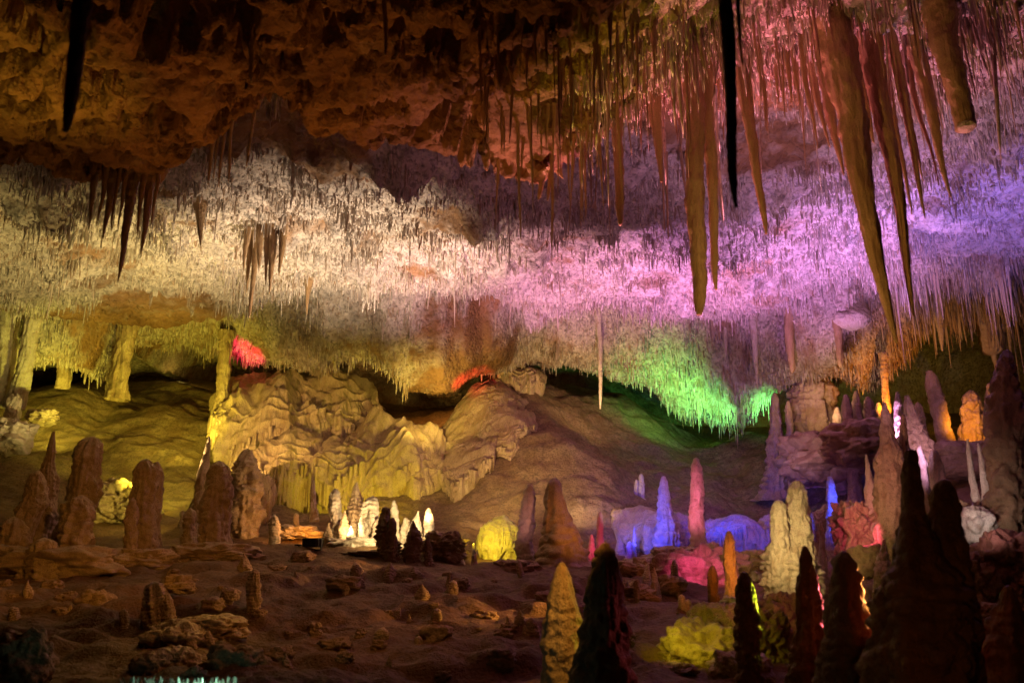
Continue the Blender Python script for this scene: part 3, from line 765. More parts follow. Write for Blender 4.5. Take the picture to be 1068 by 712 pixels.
mite((1009, 458), (1022, 535), 12, CONE, M_PALE, 'left one of two thin cream spires at the right', Y=16)
mite((1020, 462), (1031, 538), 12, CONE, M_PALE, 'right one of two thin cream spires at the right', Y=15.8)
mite((1038, 478), (1040, 512), 18, lambda w: [(0, .55 * w), (.4, .5 * w), (.9, .47 * w), (1, .3 * w)], M_PALE, 'cream flat topped stump beside the two thin spires', Y=17)
mite((1040, 497), (1041, 520), 10, POST, M_PALE, 'knob headed little stalagmite below the cream stump', Y=16)
mite((1044, 432), (1050, 520), 10, POST, M_PALE, 'pale lilac post leaning on the dark column at the right edge', Y=16.2)
mite((1012, 408), (1014, 462), 24, POST, M_MITE, 'orange glowing stacked stalagmite inside the right recess', Y=23.4, ring=4, ramp_=.2, lump=.3)
mite((1031, 400), (1029, 445), 16, CONE, M_MITE, 'yellowish twisted stalagmite right of the orange glowing one', Y=23.8, lump=.4, bend=.1)
mite((969, 387), (992, 470), 18, POST, M_MITE, 'leaning brown column like stalagmite in the right recess', Y=23, sink=.6, ring=0)
mite((957, 420), (965, 470), 12, POST, M_MITE, 'orange fluted short post left of the leaning brown one', Y=24, flute=10, famp=.25)
mite((865, 497), (866, 530), 12, POST, M_PALE, 'small purple stalagmite over the blue hollow at the right', Y=19)
for q, (a, b, wp) in enumerate([((882, 412), (884, 440), 13), ((893, 408), (893, 440), 11), ((905, 414), (905, 445), 14), ((873, 425), (873, 446), 12), ((916, 420), (915, 448), 10)]):
    mite(a, b, wp, POST, M_MITE, 'round headed purple grey stalagmite in the crowd left of the tall pinkish one', Y=24 + .3 * q, group='round headed stalagmites of the right slope')
# fat fluted one and its small neighbours
mite((848, 388), (850, 466), 46, lambda w: [(0, .55 * w), (.3, .46 * w), (.6, .44 * w), (.78, .47 * w), (.86, .42 * w), (.95, .25 * w), (1, .08 * w)], M_MITE, 'fat fluted purple brown stalagmite with a domed cap right of the green grotto', Y=27, flute=16, famp=.28, ring=0)
mite((822, 418), (822, 464), 9, POST, M_MITE, 'thin brown post left of the fat fluted stalagmite', Y=26.6)
mite((808, 410), (806, 462), 24, CONE, M_MITE, 'brown fluted stalagmite at the right edge of the green grotto', Y=27.4, flute=12, famp=.25)

# middle distance, centre
mite((578, 499), (586, 598), 52, TENT, M_MITE, 'big brown conical stalagmite in the middle of the picture', Y=19.4, ring=6, ramp_=.08)
mite((552, 505), (548, 590), 17, POST, M_PALE, 'slim cream and pink stalagmite left of the big conical one', Y=19.8, lump=.25)
mite((626, 533), (627, 590), 8, POST, M_PALE, 'thin red stalagmite right of the big conical one', Y=20.5)
mite((617, 557), (617, 596), 13, CONE, M_PALE, 'short magenta stalagmite at the foot of the big conical one', Y=20)
mite((692, 497), (696, 580), 30, TENT, M_PALE, 'pointed blue lit stalagmite on a wide skirt left of the tall pink one', Y=22.5, flute=14, famp=.2)
mite((669, 494), (669, 516), 7, POST, M_PALE, 'tiny pale stalagmite on the dark slope')
mite((664, 500), (664, 516), 5, POST, M_PALE, 'tinier one of a close pair on the dark slope')

# bright group left of centre
for a, b, wp, pr, m, Y, lb in [
        ((372, 503), (368, 560), 20, TEAR, M_MITE, 21.2, 'reddish white stalagmite with a grey tip in the bright group'),
        ((360, 532), (358, 566), 13, TEAR, M_MITE, 20.7, 'buff bulbous stalagmite at the foot of the reddish white one'),
        ((397, 540), (394, 566), 12, POST, M_PALE, 20.8, 'cream stub between the broad white stalagmite and the dark hooded one'),
        ((366, 548), (366, 570), 9, TEAR, M_PALE, 20.4, 'small cream knob lowest in the middle of the bright group'),
        ((343, 545), (342, 566), 9, TEAR, M_MITE, 20.8, 'small buff knob at the left end of the bright group'),
        ((423, 540), (421, 572), 10, POST, M_PALE, 21.3, 'slim cream stalagmite between the two dark shapes'),
        ((381, 527), (379, 560), 12, TEAR, M_MITE, 21.5, 'orange stained stalagmite behind the short white spire'),
        ((349, 510), (352, 560), 13, POST, M_PALE, 21.0, 'cream two knobbed stalagmite left in the bright group'),
        ((389, 518), (385, 562), 20, POST, M_PALE, 21.0, 'broad white stalagmite right of the reddish one'),
        ((376, 538), (376, 564), 10, CONE, M_PALE, 20.6, 'short white spire in front of the broad white stalagmite'),
        ((411, 522), (412, 560), 9, POST, M_PALE, 21.3, 'greenish white slim stalagmite behind the dark pair'),
        ((436, 533), (430, 575), 15, TEAR, M_PALE, 21.0, 'glowing white stalagmite behind the small dark bottle shape'),
        ((447, 530), (447, 572), 11, POST, M_PALE, 21.2, 'white blunt stalagmite at the right end of the bright group'),
        ((402, 529), (406, 588), 20, POST, M_DARK, 19.0, 'dark hooded stalagmite in front of the bright group'),
        ((409, 540), (409, 590), 11, POST, M_DARK, 18.8, 'slim dark stalagmite leaning on the hooded one'),
        ((431, 543), (431, 584), 15, TEAR, M_DARK, 19.0, 'small dark bottle shaped stalagmite before the white glow'),
        ((446, 558), (446, 586), 12, CONE, M_DARK, 19.0, 'low dark cone right of the bottle shaped stalagmite'),
        ((286, 537), (287, 570), 11, POST, M_PALE, 20.6, 'orange lit stub at the left of the glowing hollow'),
        ((309, 535), (310, 550), 7, POST, M_PALE, 22.0, 'tiny orange knob behind the floodlight'),
        ((326, 495), (329, 536), 9, CONE, M_PALE, 23.5, 'slim pink stalagmite under the lower flowstone drapery'),
        ((207, 516), (205, 540), 9, POST, M_PALE, 22.2, 'small brilliant white stalagmite at the left'),
        ((190, 532), (190, 548), 6, POST, M_PALE, 21.6, 'tiny white knob left of the brilliant white stalagmite'),
        ((479, 562), (480, 594), 9, POST, M_PALE, 20.2, 'small cream stalagmite beside the yellow glowing wall'),
        ((494, 566), (495, 592), 8, CONE, M_PALE, 20.0, 'little yellow cone in front of the yellow glowing wall')]:
    mite(a, b, wp, pr, m, lb, Y=Y, lump=.38, bend=.07)

# dark brown group at the left
for a, b, wp, pr, Y, lb, fl in [
        ((97, 457), (66, 585), 34, POST, 17.5, 'tall leaning brown slab stalagmite at the left', .8),
        ((56, 450), (44, 560), 20, TEAR, 18.2, 'pointed brown stalagmite behind the leaning slab', 1),
        ((40, 492), (18, 580), 24, POST, 17.6, 'leftmost leaning brown stalagmite of the dark left group', 1),
        ((85, 518), (78, 590), 36, POST, 16.8, 'short blunt brown stalagmite below the leaning slab', 1),
        ((46, 562), (44, 602), 30, POST, 16.0, 'low brown lump at the foot of the leaning slab', 1),
        ((15, 540), (8, 600), 30, POST, 16.6, 'rounded brown stump at the left border', 1),
        ((152, 480), (147, 588), 30, POST, 17.6, 'notched brown stalagmite standing apart at the left', .8),
        ((164, 482), (160, 560), 16, POST, 17.9, 'back half of the notched brown stalagmite', 1),
        ((138, 520), (136, 590), 14, POST, 17.2, 'low dark shoulder left of the notched brown stalagmite', 1),
        ((218, 455), (210, 510), 15, TEAR, 21.0, 'slim pale tipped stalagmite leaning above the broad brown one', 1),
        ((228, 482), (224, 578), 30, POST, 18.4, 'broad upright brown stalagmite left of the glowing hollow', 1),
        ((258, 470), (255, 545), 34, lambda w: [(0, .4 * w), (.3, .5 * w), (.75, .45 * w), (1, .15 * w)], 21.5, 'bulbous orange brown stalagmite between the broad one and the mound', 1),
        ((198, 530), (196, 575), 14, POST, 19.0, 'short dark post before the brilliant white stalagmite', 1)]:
    mite(a, b, wp, pr, M_MITE, lb, Y=Y, lump=.26, flute=7, famp=.2, ring=5, flat=fl)

# stubs on the near floor
for a, b, wp, m, lb in [((160, 607), (164, 652), 25, M_MITE, 'small fluted stub on the near floor at the left'),
                        ((172, 618), (176, 652), 16, M_MITE, 'shorter half of the fluted stub on the near floor'),
                        ((266, 594), (264, 634), 14, M_MITE, 'finger like stub on the near floor left of centre'),
                        ((372, 588), (373, 602), 10, M_MITE, 'tiny round knob on the near floor right of the glowing hollow')]:
    mite(a, b, wp, POST, m, lb, lump=.22, flute=8, famp=.25)

rg = random.Random(23)
for q in range(26):                          # the crowd of small ones on the right-hand ground
    px = rg.choice([rg.uniform(640, 720), rg.uniform(790, 925), rg.uniform(985, 1045)]); py = rg.uniform(575, 640)
    b = hit_floor(px, py); h = rg.uniform(10, 34)
    mite((px + rg.uniform(-3, 3), py - h), (px, py), rg.uniform(5, 12), rg.choice([POST, CONE, TEAR]), rg.choice([M_MITE, M_ROCK, M_PALE]), 'small knobbly stalagmite among the rocks of the right hand ground', Y=b[1], group='small stalagmites of the right hand ground', lump=.28)
for q in range(34):                          # and on the dim near floor
    px = rg.uniform(10, 560); py = rg.uniform(588, 700)
    b = hit_floor(px, py); h = rg.uniform(5, 18)
    mite((px + rg.uniform(-3, 3), py - h), (px, py), rg.uniform(6, 15), rg.choice([POST, TEAR]), M_MITE, 'low knobby stub growing on the dim near floor', Y=b[1], group='low stubs of the near floor', lump=.3)

# columns joining floor and roof
def column(ptop, pbot, wpx, m, label, Y, **k):
    _seed[0] += 1
    a = P(*pbot, Y); b = P(*ptop, Y)
    dirv = (b - a) / np.linalg.norm(b - a)
    kw = dict(flute=9, famp=.22, lump=.16, ring=0, bend=.02); kw.update(k)
    o = body('column', a - dirv * .4, b + dirv * .5, COLM(wpx * px2m(Y, ptop[1])), 48, 90, m, _seed[0], **kw)
    return tag(o, label, 'column')
column((36, 325), (18, 412), 17, M_PALE, 'tan column with a swollen foot at the left wall', 25)
column((6, 318), (2, 410), 16, M_PALE, 'pale column cut by the left border', 25.2)
column((20, 318), (8, 395), 9, M_PALE, 'thin pale column between the tan one and the left border', 25.6)
column((133, 343), (124, 404), 19, M_FLOW, 'lone leaning brown column before the dark hollow at the left', 27.5)
column((72, 340), (66, 392), 12, M_FLOW, 'short brown column hanging in the shade of the left wall', 28.5)
column((235, 360), (231, 424), 14, M_FLOW, 'fluted column at the left end of the upper flowstone mound', 28)
column((277, 305), (276, 352), 25, M_FLOW, 'thick tan column on top of the upper flowstone mound', 28.4)
column((922, 385), (925, 430), 8, M_MITE, 'thin orange lit column above the round headed crowd', 25.5)
mite((1050, 366), (1056, 600), 38, lambda w: [(0, .9 * w), (.1, .58 * w), (.5, .46 * w), (.8, .40 * w), (.92, .27 * w), (.98, .16 * w), (1, .06 * w)], M_DARK, 'massive dark pillar like stalagmite with ring ledges at the right border', Y=15.5, ring=9, ramp_=.14, lump=.3)

# ------------------------------------------------------------------ flowstone mounds with draperies
def flow_tier(root, pc, wpx, dpx, hpx, Y, seed, tooth=.35, m=M_FLOW, flut=26, arc=(-2.9, -.2), lobe=.34, steps=7, conf=.55, gap=.5, fold=.10):
    """one tier of flowstone: an uneven dome whose lip ends in folds and a fringe of icicles"""
    k = px2m(Y, pc[1])
    c = P(pc[0], pc[1], Y) - np.array(root.location); rx = wpx * .5 * k; ry = dpx * .5 * k; h = hpx * k
    if conf == 1: c[2] = float(floor_z(c[0] + root.location[0], c[1] + root.location[1])) - root.location[2] - .05
    r = np.random.RandomState(seed); o1 = r.rand() * 50
    seg = 360
    prof = [(0, .86, -1.8 / h), (.06, .88, .10), (.10, .97, -.02), (.14, 1.0, .0), (.22, 1.0, .10), (.34, .93, .25), (.46, .81, .44), (.6, .63, .66), (.78, .36, .86), (.92, .13, .97), (1, .0, 1.0)]
    t = np.linspace(0, 1, 180)
    R = np.interp(t, [p[0] for p in prof], [p[1] for p in prof])[:, None]; Z = np.interp(t, [p[0] for p in prof], [p[2] for p in prof])[:, None]
    th = np.linspace(0, 2 * np.pi, seg, endpoint=False)[None]
    cx, sx = np.cos(th), np.sin(th)
    def lobes(cx, sx):
        return 1 + lobe * fbm(cx * 1.5 + o1, sx * 1.5 + 3, 0, 3) * 1.3
    lob = lobes(cx, sx) * (1 + .10 * fbm(cx * 2 + o1, sx * 2, Z * 2.2, 3))
    steep = sm(.08, .14, t)[:, None] * sm(.70, .36, t)[:, None]
    fl = np.abs(noise(cx * flut / 2 + o1, sx * flut / 2, Z * 1.2)) + .5 * np.abs(noise(cx * flut * 1.3 + o1, sx * flut * 1.3, Z * 2))
    rad = R * lob * (1 + steep * fold * (fl - .5))
    lipw = np.exp(-((t - .13) / .045) ** 2)[:, None]
    def lip(cx, sx):                                                       # the lip climbs, drops and follows the slope
        l0 = lobes(cx, sx)
        fz = floor_z(c[0] + root.location[0] + l0 * cx * rx, c[1] + root.location[1] + l0 * sx * ry) - root.location[2] - c[2] + gap
        return .55 * h * fbm(cx * 1.3 + o1 + 7, sx * 1.3, 4.0, 2) + conf * np.clip(fz, -2.6, 2.0)
    lipz = .55 * h * fbm(cx * 1.3 + o1 + 7, sx * 1.3, 4.0, 2) + conf * gap
    dz = -lipw * tooth * (np.clip(noise(cx * 4 + o1, sx * 4, 1.0) + .35, 0, 2) + .5 * np.abs(noise(cx * flut + o1, sx * flut, 2.0)))
    body_ = sm(.05, .10, t)[:, None] * sm(.9, .2, t)[:, None]
    x = rad * cx * rx; y = rad * sx * ry
    drape = floor_z(c[0] + root.location[0] + x, c[1] + root.location[1] + y) - root.location[2] - c[2]   # the tier drapes the slope
    z = Z * h + dz + body_ * lipz + conf * np.clip(drape, -2.6, 2.0)
    top = sm(.28, .5, t)[:, None]
    z = z + top * .35 * h * fbm(x * .9 + o1, y * .9, 0, 3)
    # small overlapping steps on the upper face
    kk = Z * steps + 1.3 * fbm(x * .8 + o1, y * .8, 2.0, 3); fr = kk - np.floor(kk)
    z = z + top * (h / steps) * .34 * (sm(.15, .75, fr) - fr) + sm(.14, .3, t)[:, None] * .05 * fbm(x * 4 + o1, y * 4, Z * h * 5, 3)
    out = 1 + top * .05 * sm(.5, .9, fr)
    wob = .06 * fbm(x * 2.5, y * 2.5, z * 2.5 + o1, 4)
    V = np.stack([c[0] + x * (1 + wob) * out, c[1] + y * (1 + wob) * out, c[2] + z * np.ones_like(x)], -1).reshape(-1, 3)
    mesh_obj('dome', V, grid_faces(seg, len(t), True), None, m, root)
    VV = []; QQ = []; nb = 0
    rr = random.Random(seed)
    S = 7
    nd = max(8, int(abs(arc[1] - arc[0]) * rx * 10))
    def rim(a):
        ca, sa = math.cos(a), math.sin(a)
        lb = float(lobes(np.array(ca), np.array(sa)))
        zz = .03 * h + .92 * float(lip(np.array(ca), np.array(sa)))
        return c[0] + .965 * lb * ca * rx, c[1] + .965 * lb * sa * ry, c[2] + zz
    for q in range(nd):
        a = rr.uniform(*arc); ln = rr.uniform(.12, .40) * (1 + 1.2 * rr.random() ** 4) * (tooth / .35); w0 = rr.uniform(.025, .06)
        px_, py_, z0 = rim(a)
        for kq, (tt, ww) in enumerate([(-.3, 1.4), (.4, 1.0), (.75, .6), (1, .12)]):
            for j in range(S):
                g = j * 2 * math.pi / S
                VV.append((px_ + w0 * ww * math.cos(g), py_ + w0 * ww * math.sin(g), z0 + .12 - tt * (ln + .1)))
        for kq in range(3):
            for j in range(S):
                QQ.append((nb + kq * S + j, nb + (kq + 1) * S + j, nb + (kq + 1) * S + (j + 1) % S, nb + kq * S + (j + 1) % S))
        nb += 4 * S
    na = 60
    for q in range(na):                        # the band the icicles grow from
        px_, py_, z0 = rim(arc[0] + (arc[1] - arc[0]) * q / (na - 1))
        VV += [(px_, py_ - .03, z0 + .10), (px_, py_ - .03, z0 - .04), (px_, py_ + .09, z0 - .04), (px_, py_ + .09, z0 + .10)]
        if q:
            o_ = nb + 4 * (q - 1)
            for j in range(4): QQ.append((o_ + j, o_ + 4 + j, o_ + 4 + (j + 1) % 4, o_ + (j + 1) % 4))
    mesh_obj('drapery', np.array(VV), np.array(QQ), None, m, root)

def flowstone(label, seed, tiers, name='flowstone_mound'):
    pc, Y = tiers[0][0], tiers[0][4]
    root = empty(name, P(pc[0], pc[1], Y), label, 'flowstone')
    for i, q in enumerate(tiers):
        flow_tier(root, *q[:5], seed * 10 + i, **(q[5] if len(q) > 5 else {}))
    return root

flowstone('upper tan flowstone mound with a fringed lip, left of centre', 21, [((290, 442), 150, 130, 80, 28.6, dict(tooth=.5)), ((345, 428), 150, 120, 72, 29.4, dict(lobe=.25)), ((275, 414), 100, 90, 56, 29.6, dict(tooth=.2))])
flowstone('lower tan flowstone mound with long drapery folds under the upper one', 22, [((300, 500), 130, 120, 56, 26.8, dict(tooth=.9)), ((345, 505), 110, 110, 50, 26.9, dict(tooth=.9)), ((262, 478), 60, 70, 30, 27.4)])
flowstone('yellow green lit flowstone slope right of the lower mound', 23, [((392, 510), 120, 150, 76, 27.8, dict(tooth=.3, flut=18, fold=.05, gap=.1, conf=.9, lobe=.25)), ((425, 532), 90, 110, 62, 27.2, dict(tooth=.2, flut=18, fold=.04, gap=.05, conf=.9, lobe=.25))])
flowstone('stepped flowstone shoulder running down to the dark niche', 24, [((392, 440), 80, 70, 34, 29.8), ((412, 462), 60, 50, 36, 29.4), ((428, 472), 34, 40, 30, 29.0)])
flowstone('orange brown flowstone boss behind the broad brown stalagmite', 25, [((258, 528), 56, 56, 50, 23.6, dict(tooth=.3))])
flowstone('low orange edged flowstone ledges on the big central dome', 26, [((498, 440), 90, 80, 14, 28.6, dict(tooth=.10, conf=1, gap=.05, lobe=.3)), ((474, 446), 70, 70, 12, 28.0, dict(tooth=.10, conf=1, gap=.05)), ((520, 470), 80, 70, 10, 27.6, dict(tooth=.06, conf=1, gap=.02))])
flowstone('small flowstone step at the top of the central slope', 27, [((545, 424), 50, 60, 26, 30.0, dict(tooth=.14, conf=1, gap=.35)), ((538, 410), 40, 50, 20, 30.8, dict(tooth=.1, conf=1, gap=.3))])
flowstone('small dark lipped ledge low on the central slope', 32, [((486, 492), 60, 60, 18, 26.4, dict(tooth=.25, conf=1, gap=.3))])
flowstone('blue lit flowstone curtain behind the orange ringed stalagmite', 28, [((770, 588), 90, 70, 44, 22.8, dict(tooth=.5, flut=44)), ((815, 590), 60, 60, 44, 23.2, dict(tooth=.5, flut=44))])
flowstone('blue lit flowstone apron below the pointed blue stalagmite', 29, [((690, 596), 100, 90, 44, 23.8, dict(tooth=.1))])
flowstone('brilliant yellow flowstone wall left of the big conical stalagmite', 30, [((525, 590), 56, 50, 46, 21.6, dict(tooth=.1, m=M_PALE, flut=30))])
flowstone('dark blue flowstone hollow right of the pale yellow twin towers', 31, [((866, 560), 50, 50, 44, 20.0, dict(tooth=.2, flut=30))])

# ------------------------------------------------------------------ boulders
def boulder(pc, wpx, hpx, m, label, Y=None, dpx=None, group=None, rough=.28, freq=1.6, name='boulder', cat='boulder', knob=0.0):
    _seed[0] += 1
    if Y is None: Y = hit_floor(pc[0], pc[1] + hpx * .3)[1]
    k = px2m(Y, pc[1]); c = P(pc[0], pc[1], Y)
    a, b, h = wpx * .5 * k, (dpx or wpx) * .5 * k, hpx * .5 * k
    r = np.random.RandomState(_seed[0]); o1, o2 = r.rand(2) * 60
    big = wpx > 40
    nu, nv = (150, 90) if big else (70, 44)
    th = np.linspace(0, 2 * np.pi, nu, endpoint=False)[None]; ph = np.linspace(-np.pi / 2 + .02, np.pi / 2 - .02, nv)[:, None]
    x, y, z = np.cos(ph) * np.cos(th), np.cos(ph) * np.sin(th), np.sin(ph) * np.ones_like(th)
    # squarish rock: push towards a superellipsoid, then cut with noise
    q = (np.abs(x) ** 3 + np.abs(y) ** 3 + np.abs(z) ** 3) ** (1 / 3); x, y, z = x / q, y / q, z / q
    d = 1 + rough * fbm(x * freq + o1, y * freq + o2, z * freq, 3) * 1.6 - rough * .35 * np.abs(noise(x * 2.2 + o2, y * 2.2 + o1, z * 2.2))
    d = d + rough * .20 * fbm(x * 6 + o1, y * 6, z * 6 + o2, 4) 
    if knob: d = d + knob * np.abs(noise(x * 6 + o1, y * 6 + o2, z * 6))
    V = np.stack([x * d * a, y * d * b, z * d * h], -1).reshape(-1, 3)
    V = np.concatenate([V, [[0, 0, V[:nu, 2].mean()], [0, 0, V[-nu:, 2].mean()]]])
    n = nu * nv
    T = [(n, (i + 1) % nu, i) for i in range(nu)] + [(n + 1, (nv - 1) * nu + i, (nv - 1) * nu + (i + 1) % nu) for i in range(nu)]
    o = mesh_obj(name, V, grid_faces(nu, nv, True), T, m)
    o.location = c
    return tag(o, label, cat, group)

boulder((738, 688), 96, 66, M_MITE, 'big yellow green lit boulder at the bottom right of centre', Y=11.2, dpx=80, rough=.35)
boulder((718, 668), 40, 44, M_MITE, 'rounded lime lump on top of the big yellow green boulder', Y=11.4)
boulder((762, 652), 52, 44, M_MITE, 'smooth yellowish boulder behind the club shaped stalagmite', Y=12.4)
boulder((733, 645), 28, 32, M_MITE, 'dull round boulder left of the smooth yellowish one', Y=12.6)
boulder((763, 632), 22, 18, M_PALE, 'small pale boulder at the foot of the orange ringed stalagmite', Y=12.9)
boulder((772, 700), 60, 40, M_MITE, 'low lime boulder at the bottom edge', Y=10.2)
boulder((700, 705), 50, 24, M_MITE, 'knobby dark crust boulder at the bottom edge left of the lime one', Y=10.4, knob=.3)
boulder((734, 608), 100, 64, M_MITE, 'magenta lit craggy rock behind the orange ringed stalagmite', Y=18.2, dpx=60, rough=.4, freq=2.2)
boulder((800, 607), 40, 30, M_PALE, 'small magenta rock right of the orange ringed stalagmite', Y=18.4, rough=.4)
boulder((790, 585), 46, 22, M_MITE, 'brown cap rock over the small magenta rock', Y=18.6)
boulder((672, 602), 70, 34, M_MITE, 'reddish brown ridge rock left of the magenta one', Y=18.4, rough=.4, freq=2.2)
boulder((705, 586), 70, 26, M_MITE, 'dark ridge rock under the tall pink stalagmite', Y=19.8, rough=.4)
boulder((650, 622), 60, 30, M_ROCK, 'dim brown rock below the ridge behind the black pointed stalagmite', Y=16, rough=.4)
boulder((815, 640), 40, 40, M_ROCK, 'reddish rock with a fluted face below the pale yellow towers', Y=12.6, rough=.4)
boulder((800, 668), 44, 60, M_ROCK, 'dark rock between the club stalagmite and the red edged cone', Y=11, rough=.4)
boulder((893, 552), 44, 52, M_MITE, 'magenta coral like rock full of holes', Y=17.2, rough=.4, freq=2.0, knob=.10)
boulder((905, 585), 36, 34, M_ROCK, 'dull rock below the magenta coral like one', Y=15.4)
boulder((1019, 552), 34, 44, M_PALE, 'cracked white lit rock below the two cream spires', Y=15.4, rough=.3, freq=1.8)
boulder((1000, 548), 30, 50, M_ROCK, 'grey shaded rock left of the cracked white one', Y=15.8, rough=.4)
boulder((1050, 590), 60, 60, M_ROCK, 'dark brown rock below the massive ringed column', Y=13.5, rough=.4)
boulder((1000, 610), 60, 60, M_ROCK, 'dim purple brown rock right of the largest dark twin', Y=13.2, rough=.4)
boulder((1030, 640), 30, 22, M_ROCK, 'small warm brown stone low at the right', Y=11)
boulder((1010, 480), 100, 36, M_ROCK, 'long low dark rock ledge across the right recess', Y=21.5, dpx=50, rough=.2, name='rock_ledge', cat='ledge')
boulder((900, 462), 80, 44, M_ROCK, 'dim violet slope rock under the round headed crowd', Y=22.6, dpx=70, rough=.3)
boulder((860, 478), 90, 50, M_ROCK, 'dark brown rock under the fat fluted stalagmite', Y=25, rough=.3)
boulder((700, 610), 30, 20, M_ROCK, 'small dark red stone at the left foot of the magenta rock', Y=16.5)
boulder((188, 672), 62, 44, M_MITE, 'yellowish ramp like rock on the near floor at the left', Y=10.4, rough=.3)
boulder((222, 655), 66, 26, M_MITE, 'slanting slab beside the yellowish ramp like rock', Y=10.9, rough=.3)
boulder((185, 695), 46, 36, M_MITE, 'lower yellowish lump at the bottom left', Y=9.6)
boulder((245, 695), 60, 44, M_ROCK, 'brown lump at the bottom, right of the yellowish one', Y=9.4)
boulder((222, 630), 22, 14, M_MITE, 'round light stone right of the small fluted stub', Y=12.4)
boulder((240, 620), 18, 14, M_MITE, 'smaller stone next to the finger like stub', Y=13)
boulder((190, 613), 26, 12, M_ROCK, 'flat stone behind the small fluted stub', Y=13.6)
boulder((20, 690), 60, 60, M_ROCK, 'mossy dark boulder in the lower left corner', Y=8.6)
boulder((360, 608), 36, 16, M_ROCK, 'low brown stone under the tiny knob on the near floor', Y=15)
boulder((316, 582), 24, 14, M_ROCK, 'block like stone in front of the floodlight', Y=17.5)
boulder((308, 556), 46, 16, M_PALE, 'orange lit low wall rock behind the floodlight', Y=21.6, rough=.35)
boulder((338, 562), 40, 14, M_PALE, 'cream lit rubble before the bright group', Y=21.6, rough=.4, knob=.2)
boulder((390, 580), 60, 12, M_DARK, 'dark rock sill in front of the bright group', Y=19.6, rough=.35)
boulder((462, 570), 44, 26, M_ROCK, 'yellowish brown rocks left of the yellow glowing wall', Y=20.4, rough=.45, knob=.3)
boulder((540, 596), 50, 24, M_ROCK, 'brown bank under the big conical stalagmite', Y=18.4)
boulder((10, 455), 44, 36, M_PALE, 'pale yellow green boulder at the left border', Y=22, rough=.3)
boulder((14, 425), 14, 26, M_PALE, 'club shaped pale rock on the left border boulder', Y=22.6)
boulder((45, 435), 28, 16, M_MITE, 'yellowish leaning stone below the tan column', Y=24, rough=.35)
boulder((95, 528), 50, 36, M_FLOW, 'yellow lit bank behind the notched brown stalagmite', Y=22.4, rough=.3)
boulder((130, 525), 60, 40, M_FLOW, 'yellow lit stepped rock right of the leaning slab', Y=22.6, rough=.35, knob=.15)

boulder((58, 590), 150, 44, M_MITE, 'low brown bank joining the feet of the dark left group', Y=16.8, dpx=110, rough=.3)
boulder((150, 588), 70, 26, M_MITE, 'low brown bank at the foot of the notched brown stalagmite', Y=17.3, rough=.3)
boulder((226, 580), 80, 26, M_MITE, 'low brown bank at the foot of the broad upright stalagmite', Y=18.2, rough=.3)
boulder((376, 572), 80, 24, M_PALE, 'cream crust joining the feet of the bright group', Y=20.9, dpx=50, rough=.35)
rg = random.Random(11)
for q in range(70):
    px = rg.uniform(5, 720); py = rg.uniform(585, 706)
    b = hit_floor(px, py); wpx = 4 + 9 * rg.random() + 26 * rg.random() ** 5
    boulder((px, py), wpx, wpx * rg.uniform(.5, .85), M_ROCK, 'small loose brown stone lying on the dim near floor', Y=b[1], group='loose stones on the near floor', rough=.35, freq=1.5, name='stone', cat='stone')

# teal lit crust of small spikes at the bottom
cr = empty('crystal_crust', P(190, 712, 7.9), 'pale teal lit crust of little spikes at the bottom left edge', 'crust')
VV = []; QQ = []; nb = 0; rr = random.Random(4)
o_ = np.array(cr.location)
for q in range(260):
    px = rr.uniform(132, 250); Yq = rr.uniform(7.6, 8.2)
    a = P(px, 718, Yq) - o_; h = rr.uniform(.03, .11); r0 = rr.uniform(.008, .018); lx = rr.gauss(0, .03)
    for tt, ww in ((-.6, 1.3), (.3, 1), (.8, .6), (1, .1)):
        for j in range(6):
            g = j * math.pi / 3
            VV.append((a[0] + lx * tt + r0 * ww * math.cos(g), a[1] + r0 * ww * math.sin(g), a[2] + h * tt - .01))
    for kk in range(3):
        for j in range(6):
            QQ.append((nb + kk * 6 + j, nb + kk * 6 + (j + 1) % 6, nb + (kk + 1) * 6 + (j + 1) % 6, nb + (kk + 1) * 6 + j))
    nb += 24
mesh_obj('spikes', np.array(VV), np.array(QQ), None, M_PALE, cr)
bb = P(190, 724, 7.9) - o_
r_ = body('crust_base', bb + np.array([-.55, 0, -.03]), bb + np.array([.55, 0, -.03]), [(0, .05), (.1, .1), (.5, .13), (.9, .1), (1, .03)], 30, 60, M_ROCK, 77, lump=.3)
r_.parent = cr; r_.location = bb + np.array([-.55, 0, -.03])

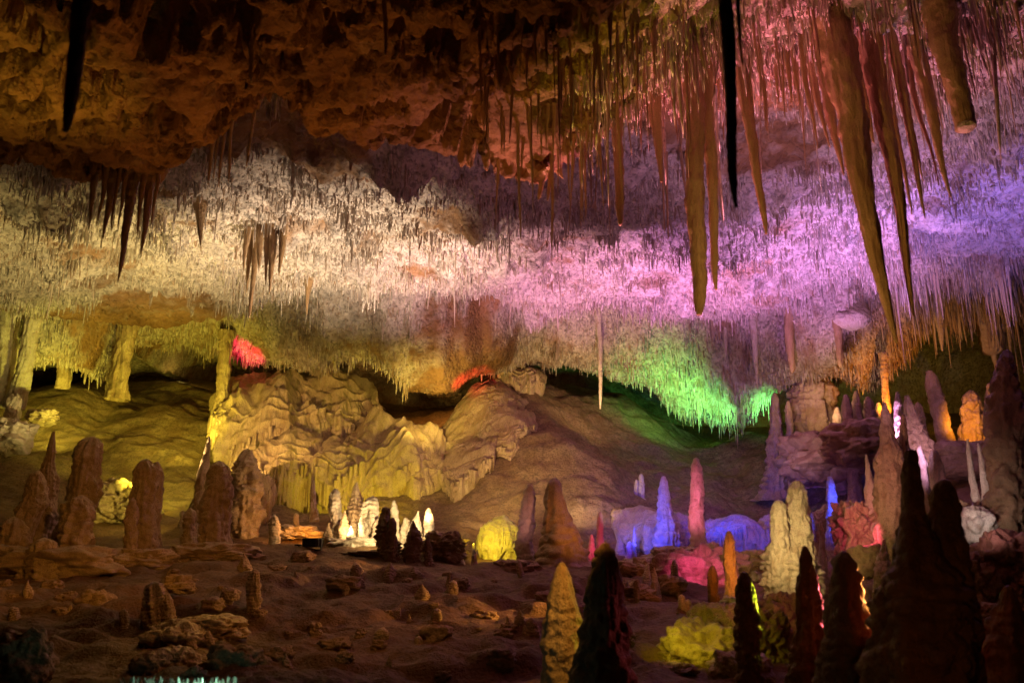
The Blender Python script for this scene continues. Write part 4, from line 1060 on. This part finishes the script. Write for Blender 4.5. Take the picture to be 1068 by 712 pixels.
# ------------------------------------------------------------------ the cave floodlight
def plain(name, c, rough=.5, metal=0.0):
    m = bpy.data.materials.new(name); m.use_nodes = True
    b = m.node_tree.nodes['Principled BSDF']; b.inputs['Base Color'].default_value = (*c, 1)
    b.inputs['Roughness'].default_value = rough; b.inputs['Metallic'].default_value = metal
    nzt = m.node_tree.nodes.new('ShaderNodeTexNoise'); nzt.inputs['Scale'].default_value = 60
    bp = m.node_tree.nodes.new('ShaderNodeBump'); bp.inputs['Strength'].default_value = .1
    m.node_tree.links.new(nzt.outputs['Fac'], bp.inputs['Height']); m.node_tree.links.new(bp.outputs[0], b.inputs['Normal'])
    return m
M_BLACK = plain('black_lamp_housing', (.02, .02, .022), .45)
M_GLASS = plain('lamp_glass', (.05, .055, .06), .06)
M_METAL = plain('galvanised_bracket', (.10, .10, .105), .4, .8)

import bmesh
def bx_mesh(name, boxes, m, parent, bev=.012):
    bm = bmesh.new()
    for (cx, cy, cz, sx, sy, sz) in boxes:
        r = bmesh.ops.create_cube(bm, size=1)
        for v in r['verts']: v.co = Vector((cx + v.co.x * sx, cy + v.co.y * sy, cz + v.co.z * sz))
    bmesh.ops.bevel(bm, geom=bm.edges[:], offset=bev, segments=2, affect='EDGES')
    me = bpy.data.meshes.new(name); bm.to_mesh(me); bm.free(); me.materials.append(m)
    o = bpy.data.objects.new(name, me); COL.objects.link(o); o.parent = parent
    return o
fb = hit_floor(326, 572)
fl = empty('floodlight', fb + np.array([0, 0, -.03]), 'black box floodlight on the ground before the bright group', 'floodlight')
bx_mesh('housing', [(0, 0, .20, .52, .26, .24)] + [(-.22 + .073 * i, .155, .20, .018, .06, .21) for i in range(7)], M_BLACK, fl)
bx_mesh('bracket', [(-.282, 0, .14, .028, .05, .30), (.282, 0, .14, .028, .05, .30), (0, 0, .0, .59, .07, .03)], M_METAL, fl, .006)
bx_mesh('lens', [(0, -.135, .20, .44, .012, .17)], M_GLASS, fl, .003)
bx_mesh('cable_box', [(.46, .05, .08, .16, .14, .16)], M_BLACK, fl)
fl.rotation_euler = (0, 0, math.radians(155)); fl.scale = (.8, .8, .8)
